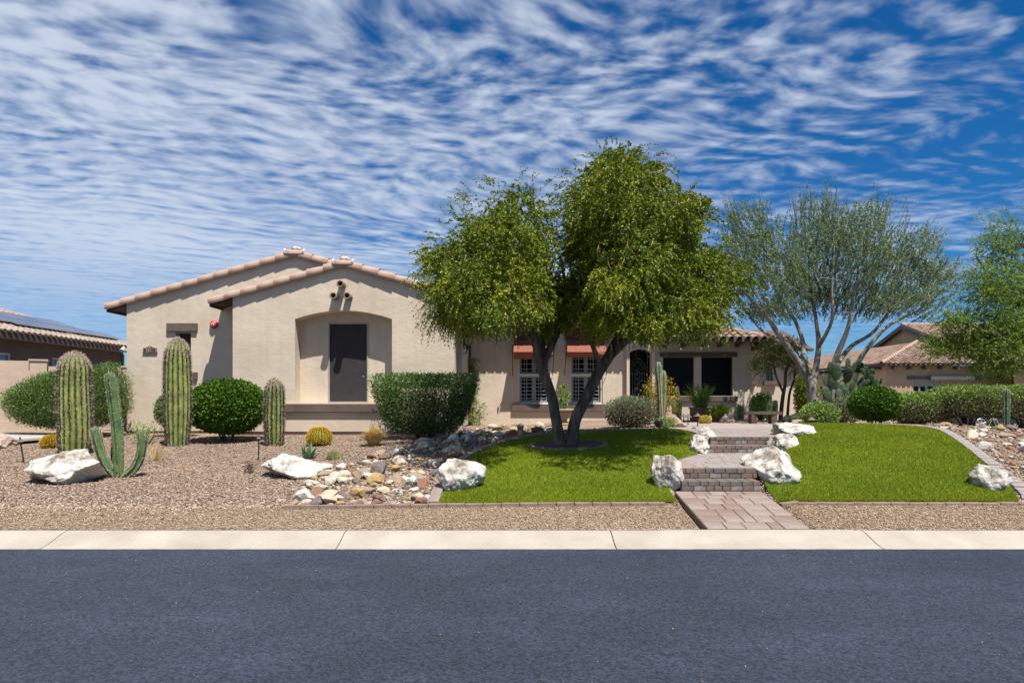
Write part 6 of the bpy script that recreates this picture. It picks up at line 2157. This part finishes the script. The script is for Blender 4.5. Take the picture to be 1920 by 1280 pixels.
M_SAG = mat('saguaro_skin', (0.125, 0.1688, 0.0375), (0.2125, 0.25, 0.0625), 5, .75, .2, 60, c3=(0.3, 0.325, 0.09375))
M_SAG2 = mat('cereus_skin', (.035, .085, .028), (.075, .135, .042), 7, .7, .3, 60, c3=(.12, .17, .06), fine=.2)
M_SPD = mat('spine_dark', (.025, .02, .02), (.09, .07, .066), 6, .8)
M_SPL = mat('spine_pale', (.42, .34, .27), (.56, .48, .40), 6, .8)
M_SPY = mat('spine_gold', (.48, .30, .012), (.62, .42, .04), 6, .7)


def saguaro(label, px, py_top, py_base, wpx, depth, ribs, seed, bulge):
    x = XW(px, depth); g = G(x, depth)
    h = ZW(py_top, depth) - g; rad = wpx * depth / 1280 / 2 * .93
    r = thing('saguaro_cactus', label, 'cactus', (x, depth, g), 'ribbed column cacti in the gravel')
    N_ = 44
    path, rr = [], []
    for i in range(N_ + 1):
        t = i / N_
        z = g - .05 + (h + .05) * (1 - (1 - t) ** 1.25)
        tz = (z - g) / h
        s = float(np.interp(tz, [0, .12, .35, .6, .8, 1.0], bulge))
        cap = math.sqrt(max(0.0, 1 - max(0, (tz - (1 - rad * 1.5 / h)) / (rad * 1.5 / h)) ** 2.2))
        wob = 1 + .025 * mnoise.noise(Vector((seed, tz * 6, 0)))
        path.append((x + .03 * mnoise.noise(Vector((seed, tz * 2, 5))), depth, z)); rr.append(max(rad * s * cap * wob, .012))
    vs_, fs, rim = column_cactus_data(path, rr, ribs, .33)
    nmesh('stem', vs_, fs, M_SAG, r, smooth=True)
    low = [q for q in rim if q[0].z < g + h * .90]
    hi = [q for q in rim if q[0].z >= g + h * .84]
    more = []
    for k in range(len(low) - ribs):
        a, b_ = low[k], low[k + ribs]
        more += [a, (a[0].lerp(b_[0], .33), a[1], a[2]), (a[0].lerp(b_[0], .66), a[1], a[2])]
    v, f = spines(more, 4, .06, .0055, .7)
    tag(nmesh('spines', v, f, M_SPD, r), kind='stuff')
    v, f = spines(more, 2, .075, .0035, .9)
    tag(nmesh('pale_spines', v, f, M_SPL, r), kind='stuff')
    v, f = spines(hi, 24, .07, .004, .8)
    tag(nmesh('crown_spines', v, f, M_SPL, r), kind='stuff')


saguaro('stout spiny column cactus in front of the wedge shaped juniper', 140, 661, 849, 58, 14.0, 18, 3, [.86, 1.0, 1.02, 1.0, .97, .93])
saguaro('tallest ribbed column cactus standing before the narrow window', 333, 635, 833, 50, 15.4, 17, 8, [.80, .90, 1.02, 1.0, .92, .82])
saguaro('shortest ribbed column cactus right of the round glossy shrub', 514, 710, 834, 37, 15.4, 14, 12, [.85, .95, 1.0, .98, .95, .9])


def cereus(name, label, stems, depth, ribs=6, m=M_SAG2, spine=.02, group=None, cat='cactus'):
    """stems: list of (pixel path, radius in metres)"""
    x = XW(stems[0][0][0][0], depth); g = G(x, depth)
    r = thing(name, label, cat, (x, depth, g), group)
    for path, rad in stems:
        P = [V(a, b_, depth + (c[0] if c else 0)) for a, b_, *c in path]
        P[0].z = min(P[0].z, g + .02) if P[0].z < g + .15 else P[0].z
        C = catmull(P, 7)
        n = len(C)
        rr = [rad * (.85 + .15 * min(1, i / n * 3)) * (1.0 if i < n - 4 else (1 - ((i - (n - 4)) / 3.2) ** 2 * .85)) for i in range(n)]
        vs_, fs, rim = column_cactus_data(C, rr, ribs, .5, 4)
        st = nmesh('stem', vs_, fs, m, r, smooth=True)
        rim = rim + [(q[0].lerp(rim[i + ribs][0], .5), q[1], q[2]) for i, q in enumerate(rim[:-ribs])]
        v, f = spines(rim, 5, spine * 1.7, .0048, .7)
        tag(nmesh('spines', v, f, M_SPL, st), kind='stuff')
    return r


cereus('column_cactus', 'green three armed column cactus beside the long white boulder',
       [([(223, 890), (222, 840), (218, 790), (211, 735), (206, 698)], .088),
        ([(216, 890), (200, 872, -.03), (188, 845, -.05), (181, 818, -.05), (178, 801, -.05)], .075),
        ([(232, 890), (249, 880, .02), (262, 858, .03), (267, 828, .03), (267, 804, .03)], .072),
        ([(216, 886, .2), (215, 850, .2), (217, 812, .2)], .06)], 11.4, 6, M_SAG2, .016)
cereus('column_cactus', 'tall knobbly column cactus with a wooden stake by the entry', [([(1240, 792), (1239, 750), (1237, 715), (1234, 678)], .085), ([(1241, 790), (1243, 755), (1244, 720), (1243, 694)], .07)], 17.5, 6, mat('cereus_blue', (.09, .15, .09), (.17, .23, .14), 6, .7), .015)
cereus('column_cactus', 'slim green column cacti against the right wing wall', [([(1268, 788), (1269, 750), (1269, 724)], .08), ([(1263, 788), (1264, 760), (1264, 745)], .07), ([(1274, 788), (1274, 765), (1275, 755)], .07)], 21.6, 6, M_SAG, .015)
cereus('column_cactus', 'pair of pale small column cacti under the right window', [([(1383, 787), (1383, 770), (1383, 757)], .07), ([(1390, 787), (1390, 772), (1390, 760)], .08)], 22.4, 6, M_SAG, .012)
cereus('column_cactus', 'group of narrow cacti behind the stone bench', [([(1445, 782), (1444, 755), (1443, 735)], .06), ([(1439, 782), (1439, 750), (1438, 733)], .055), ([(1453, 782), (1454, 762), (1453, 750)], .07), ([(1449, 782), (1448, 765), (1449, 752)], .05)], 21.0, 6, M_SAG2, .012)
cereus('column_cactus', 'solitary thin column cactus in front of the right hedge', [([(1886, 812), (1887, 780), (1887, 750), (1887, 729)], .068)], 16.2, 7, mat('cereus_deep', (.03, .10, .04), (.06, .15, .06), 4, .6), .014)
cereus('column_cactus', 'short leaning cactus under the right hedge', [([(1868, 810), (1865, 798), (1860, 785)], .085)], 16.6, 7, M_SAG2, .014)


def barrel(label, px, py0, py1, wpx, depth, skin, sp, ribs=24, per=9, name='barrel_cactus', centre=True):
    x = XW(px, depth); g = G(x, depth)
    rad = wpx * depth / 1280 / 2 * .92; h = (py1 - py0) * depth / 1280
    r = thing(name, label, 'cactus', (x, depth, g), 'round barrel cacti')
    path, rr = [], []
    for i in range(19):
        a = -.6 + (math.pi / 2 + .6) * i / 18
        path.append((x, depth, g + h * (.45 + .55 * math.sin(a)))); rr.append(max(rad * math.cos(a) ** .8 if math.cos(a) > 0 else .01, .01))
    vs_, fs, rim = column_cactus_data(path, rr, ribs, .22)
    nmesh('body', vs_, fs, skin, r, smooth=True)
    rim2 = []
    for k in range(len(rim) - ribs):
        a, b_ = rim[k], rim[k + ribs]
        rim2 += [a, (a[0].lerp(b_[0], .5), (a[1] + Vector((0, 0, .4))).normalized(), a[2])]
    v, f = spines(rim2, per, .05 if rad > .2 else .035, .0055, .65)
    tag(nmesh('spines', v, f, sp, r), kind='stuff')
    if centre:
        b = Build(); b.lathe((x, depth, g + h * .985), [(rad * .33, -.02), (rad * .25, .012), (rad * .1, .02)], 14); b.obj('wool_crown', M_SPL, r)


M_BAR = mat('barrel_skin', (.13, .17, .03), (.22, .25, .05), 6, .7)
barrel('golden barrel cactus in front of the arched window sill', 598.5, 805, 838, 47, 15.3, M_BAR, M_SPY)
barrel('small golden barrel cactus left of the stout cactus', 98, 815, 837, 38, 15.0, M_BAR, M_SPY, per=12, centre=False)
barrel('yellow green barrel cactus by the path lights on the patio', 1322, 772, 790, 22, 19.6, M_BAR, M_SPY, 20, 4, centre=False)
barrel('dark barrel cactus right of the bench, the larger of two', 1492, 763, 783, 26, 19.8, M_SAG2, M_SPD, 20, 4, centre=False)
barrel('dark barrel cactus right of the bench, the smaller of two', 1477, 766, 782, 20, 20.2, M_SAG2, M_SPD, 18, 4, centre=False)


def agave(label, px, py, depth, L, n, m):
    x = XW(px, depth); g = G(x, depth)
    r = thing('agave', label, 'agave', (x, depth, g))
    for i in range(n):
        a = i * 2.4; t = i / n
        out = Vector((math.cos(a), math.sin(a), 0)); el = R(30 + 50 * t)
        d = out * math.cos(el) + Vector((0, 0, math.sin(el)))
        sd = Vector((-out.y, out.x, 0)); up = sd.cross(d)
        if up.z < 0: up = -up
        l = L * (.8 + .3 * t)
        vs_, fs = [], []
        o = Vector((x, depth, g)) + out * .03
        for s, w in ((0, .03), (.3, .045), (.65, .034), (.9, .012), (1.0, .001)):
            c = o + d * (l * s) + up * (.06 * l * s * s)
            vs_ += [c - sd * w, c - up * w * .45, c + sd * w, c + up * w * .1]
        for k in range(4):
            for q in range(4): fs.append((k * 4 + q, k * 4 + (q + 1) % 4, k * 4 + 4 + (q + 1) % 4, k * 4 + 4 + q))
        nmesh('leaf', vs_, fs, m, r)


agave('small blue green agave behind the flat white boulder', 578, 856, 13.2, .32, 13, mat('agave_leaf', (.09, .17, .09), (.16, .24, .13), 6, .6))


def prickly_pear():
    D = 19.4
    b0 = V(1590, 765, D); b0.z = G(b0.x, D)
    r = thing('prickly_pear', 'tall prickly pear cactus with flat pads right of the pale trunks', 'cactus', b0)
    m = mat('pad_green', (0.0186, 0.0403, 0.0155), (0.0372, 0.0651, 0.02604), 4, .6, .15, 40, c3=(0.062, 0.0868, 0.0465))
    bmx = bmesh.new(); bmesh.ops.create_uvsphere(bmx, u_segments=14, v_segments=9, radius=1)
    for v in bmx.verts:
        s = 1 - .22 * max(0, -v.co.z)
        v.co = Vector((v.co.x * .6 * s, v.co.y * .11, v.co.z))
    me = bpy.data.meshes.new('pad'); bmx.to_mesh(me); bmx.free(); me.materials.append(m)
    me.polygons.foreach_set('use_smooth', np.ones(len(me.polygons), dtype=bool))
    spots = [(1560, 755, 26, 5), (1563, 725, 26, -6), (1568, 698, 24, 6), (1556, 690, 20, -25), (1569, 672, 14, 10), (1592, 755, 25, -4), (1580, 730, 24, 12), (1598, 728, 22, -8),
             (1590, 702, 22, 15), (1605, 706, 22, 30), (1590, 682, 18, -4), (1600, 690, 19, 14), (1612, 690, 18, 32), (1614, 716, 20, 8), (1620, 725, 22, 22), (1632, 712, 18, 10), (1625, 700, 17, -8), (1638, 725, 16, 40),
             (1575, 745, 24, 35), (1586, 738, 20, -30), (1550, 738, 22, -20), (1547, 712, 20, -14), (1606, 740, 22, 12), (1570, 762, 22, -40), (1583, 768, 20, 55), (1625, 745, 20, 25)]
    for _ in range(22):
        q = random.choice(spots[:26])
        spots.append((q[0] + random.uniform(-14, 14), q[1] + random.uniform(-16, 12), q[2] * random.uniform(.55, .9), q[3] + random.uniform(-40, 40)))
    for i, (px, py, s, tilt) in enumerate(spots):
        p = V(px, py, D + random.uniform(-.35, .35)); sc = s * D / 1280 * .66
        o = bpy.data.objects.new('pad', me)
        o.location = p; o.rotation_euler = (random.uniform(-.25, .25), R(tilt), random.uniform(-.9, .9)); o.scale = (sc, sc, sc)
        link(o, r)
    b = Build()
    for (px, t) in ((1562, 730), (1590, 730), (1606, 735)):
        b.tube([Vector((XW(px, D) * .998, D, b0.z - .05)), V(px, t, D)], [.09, .06], 8)
    b.obj('trunk', M_BARKG, r)


prickly_pear()


def vine():
    D = 23.0
    b0 = V(884, 803, D); b0.z = G(b0.x, D)
    r = thing('climbing_vine', 'yellow green vine climbing the dark downspout beside the hedge shrub', 'vine', b0)
    b = Build()
    for k in range(5):
        pts = [Vector((b0.x + random.uniform(-.12, .15), D - .02 + random.uniform(-.05, .05), b0.z))]
        for t in (.25, .5, .75, 1):
            pts.append(Vector((XW(884, D) + random.uniform(-.12, .12), D + random.uniform(-.05, .05), b0.z + t * random.uniform(1.8, 2.2))))
        b.tube(catmull(pts, 4), .008, 4, False)
    b.obj('stems', M_TWIG, r)
    n = 420
    z = b0.z + rng.uniform(.05, 2.25, n)
    x = XW(885, D) + rng.normal(0, .10, n) + np.where(z < 1.5, np.abs(rng.normal(0, .18, n)), 0)
    a = np.stack([x, D + rng.normal(0, .1, n), z], 1)
    P, Dd, L_, W_ = twig_leaves(a, unit(rng.normal(0, .7, (n, 3)) + np.array([.2, -.3, .1])), rng.uniform(.06, .2, n), 8, .4, .06, .026, .8)
    v, f = leaf_arrays(P, Dd, L_, W_)
    nmesh('foliage', v, f, L_VINE, r, tint=rng.uniform(0, 1, len(P)))


vine()

# ------------------------------------------------------------------ patio and garden furniture
def path_light(label, px, py0, py1, depth, lean=0.0, k=.8):
    x = XW(px, depth); g = G(x, depth)
    h = (py1 - py0) * depth / 1280
    r = thing('path_light', label, 'light', (x, depth, g), 'bronze path lights')
    top = Vector((x + lean * h, depth, g + h))
    b = Build(); b.tube([(x, depth, g - .08), (top.x, depth, top.z - .05)], .014, 6); b.obj('stake', M_IRON, r)
    b = Build(); b.lathe(top + Vector((0, 0, -.10)), [(.13 * k, 0), (.135 * k, .008), (.02, .085 * k), (.012, .10)], 14); b.obj('hat', mat('light_bronze', (.10, .085, .075), (.15, .13, .115), 6, .45, spec=.5), r)


path_light('path light by the slim cacti, leftmost on the patio', 1282, 766, 787, 20.2)
path_light('path light in front of the brown planter box', 1290, 771, 796, 18.6)
path_light('path light nearest the barrel cactus and the upper boulders', 1308, 771, 801, 17.6)
path_light('path light right of the dark weathered rock', 1377, 769, 789, 20.4)
path_light('path light behind the right lawn near the pale trunks', 1522, 772, 795, 17.6)
path_light('path light leaning in the gravel at the left edge', 46, 809, 858, 12.9, -.17, .45)
path_light('thin path light between round glossy shrub and shortest column cactus', 485, 811, 861, 13.2, 0, .35)


def bench():
    D = 19.5
    c = V(1432, 795, D); c.z = .925
    r = thing('stone_bench', 'low curved brown stone bench on the patio', 'bench', c)
    zt = ZW(771.5, D)
    n = 14
    vs_, fs = [], []
    for i in range(n + 1):
        t = -1 + 2 * i / n
        for (dy, z) in ((-.17, zt - .075), (-.17, zt), (.17, zt), (.17, zt - .075)):
            vs_.append((c.x + t * .52, D + dy + .12 * t * t, z + random.uniform(-.003, .003)))
    for i in range(n):
        for q in range(4): fs.append((i * 4 + q, i * 4 + (q + 1) % 4, i * 4 + 4 + (q + 1) % 4, i * 4 + 4 + q))
    fs += [(3, 2, 1, 0), tuple(n * 4 + q for q in range(4))]
    b = Build(); b.add(vs_, fs); b.obj('seat', M_BENCH, r)
    for x in (-.31, .26):
        box('leg', (c.x + x - .08, D - .12, .925), (c.x + x + .08, D + .16, zt - .077), M_BENCH, r, .012)


bench()


def planter_box(label, px0, px1, py0, py1, depth, flare=.0, m=M_TERRA):
    x0, x1 = XW(px0, depth), XW(px1, depth); g = G((x0 + x1) / 2, depth); h = (py1 - py0) * depth / 1280
    c = Vector(((x0 + x1) / 2, depth, g))
    r = thing('planter', label, 'planter', c)
    w = (x1 - x0) / 2
    vs_, fs = [], []
    prof = [(w * (1 - flare), 0), (w, h), (w + .03, h), (w + .03, h - .06) if False else (w + .03, h + .05), (w - .05, h + .05), (w - .05, h - .05)]
    for (q, z) in prof: vs_ += [c + Vector((sx * q, sy * q, z)) for sx, sy in ((-1, -1), (1, -1), (1, 1), (-1, 1))]
    for k in range(len(prof) - 1):
        for i in range(4): fs.append((k * 4 + i, k * 4 + (i + 1) % 4, k * 4 + 4 + (i + 1) % 4, k * 4 + 4 + i))
    b = Build(); b.add(vs_, fs); b.obj('pot', m, r)
    b = Build(); k = len(prof) - 1; b.add(vs_[k * 4:k * 4 + 4], [(0, 1, 2, 3)]); b.obj('soil', M_SOIL, r)
    return r, g + h


def potted(label, px0, px1, py0, zb_, depth, m, n, ln, upness, leaf):
    x0, x1 = XW(px0, depth), XW(px1, depth); cx = (x0 + x1) / 2
    r = thing('potted_plant', label, 'plant', (cx, depth, zb_))
    h = ZW(py0, depth) - zb_
    a = np.stack([cx + rng.normal(0, (x1 - x0) * .12, n), depth + rng.normal(0, (x1 - x0) * .12, n), np.full(n, zb_ - .03)], 1)
    d = unit(rng.normal(0, 1, (n, 3)) * np.array([(x1 - x0) * .42, (x1 - x0) * .42, 0]) + np.array([0, 0, h * upness]))
    P, Dd, L_, W_ = twig_leaves(a, d, h * rng.uniform(.5, 1.05, n), ln, .12, leaf[0], leaf[1], .65)
    v, f = leaf_arrays(P, Dd, L_, W_)
    nmesh('foliage', v, f, m, r, tint=rng.uniform(0, 1, len(P)))
    b = Build()
    for p, dv in zip(a[:16], d[:16]): b.tube([p, p + dv * h * .7], [.008, .004], 4, False)
    b.obj('stems', M_TWIG, r)


pl, zt = planter_box('square brown planter box against the right wing', 1297, 1326, 766, 790, 21.4, .0)
potted('upright grassy green plant in the square planter box', 1293, 1334, 712, zt, 21.4, L_BAMB, 160, 34, 1.0, (.07, .014))
pl, zt = planter_box('brown pot under the lime green plant', 1336, 1352, 776, 789, 20.9, .2)
potted('lime green leafy plant in the low brown pot', 1329, 1364, 752, zt, 20.9, L_LIME, 70, 20, .6, (.09, .045))


def pedestal():
    D = 20.5
    c = V(1055, 800, D); c.z = G(c.x, D)
    r = thing('pedestal_planter', 'sandstone pedestal bowl between the shuttered windows', 'planter', c)
    zr = ZW(766, D) - c.z
    b = Build(); b.lathe(c, [(.20, 0), (.21, .05), (.14, .12), (.13, zr * .35), (.2, zr * .5), (.28, zr * .72), (.31, zr * .85)], 22); b.obj('pedestal', M_BOWL, r, True)
    b = Build(); b.lathe(c, [(.31, zr * .85), (.35, zr * .88), (.36, zr), (.30, zr), (.28, zr - .05)], 22); b.obj('rim', M_BOWL, r, True)
    p = thing('succulent', 'bright green stalky succulent in the sandstone bowl', 'plant', c + Vector((0, 0, zr)))
    b = Build()
    A, O = [], []
    for (dx, h) in ((-.06, .62), (.05, .70), (.12, .45), (-.02, .35), (.1, .22)):
        top = Vector((c.x + dx * 1.3, D + dx * .4, c.z + zr + h))
        b.tube(catmull([Vector((c.x + dx * .6, D, c.z + zr - .05)), Vector((c.x + dx, D, c.z + zr + h * .5)), top], 3), .022, 6)
        for k in range(34): A.append(tuple(top + Vector((random.gauss(0, .02), random.gauss(0, .02), random.uniform(-.06, .03)))))
        for k in range(10): A.append(tuple(top + Vector((random.gauss(0, .02), random.gauss(0, .02), random.uniform(-.25, 0)))))
    b.obj('stems', M_SAG2, p, True)
    A = np.array(A); n = len(A)
    v, f = leaf_arrays(A, unit(rng.normal(0, 1, (n, 3)) + np.array([0, 0, .3])), rng.uniform(.07, .12, n), rng.uniform(.03, .05, n))
    nmesh('leaves', v, f, L_LIME, p, tint=rng.uniform(0, 1, n))


pedestal()
o = thing('wooden_stake', 'thin orange wooden stake tied to the tall knobbly cactus', 'stake', V(1243, 795, 17.35))
b = Build(); p0 = V(1243, 795, 17.35); p0.z = G(p0.x, 17.35) - .05
b.tube([p0, V(1238, 700, 17.35)], .017, 6); b.obj('pole', mat('stake_wood', (.42, .20, .08), (.52, .28, .13), 5, .8), o)
b = Build(); b.tube([V(1236, 735, 17.36), V(1243, 735, 17.33), V(1246, 736, 17.4)], .008, 5); b.obj('tie', M_IRON, o)


def spot(label, px, py, depth, rad):
    x = XW(px, depth); g = G(x, depth)
    r = thing('spot_light', label, 'light', (x, depth, g), 'small black garden spot lights')
    b = Build(); b.tube([(x, depth, g - .05), (x, depth, g + rad)], .015, 6); b.obj('spike', M_IRON, r)
    bm = bmesh.new(); bmesh.ops.create_uvsphere(bm, u_segments=14, v_segments=9, radius=rad)
    for v in bm.verts: v.co = Vector((v.co.x, v.co.y * 1.2 if v.co.y > 0 else max(v.co.y, -rad * .7), v.co.z)) + Vector((x, depth, g + rad * 1.25))
    bobj('lamp_head', bm, M_IRON, r, True)


spot('round black spot light at the front of the planting by the entry', 1235, 803, 16.7, .11)
spot('small black spot light beside the upper boulders', 1301, 803, 16.3, .06)
spot('black spot light among the rocks below the shuttered windows', 976, 808, 17.4, .09)
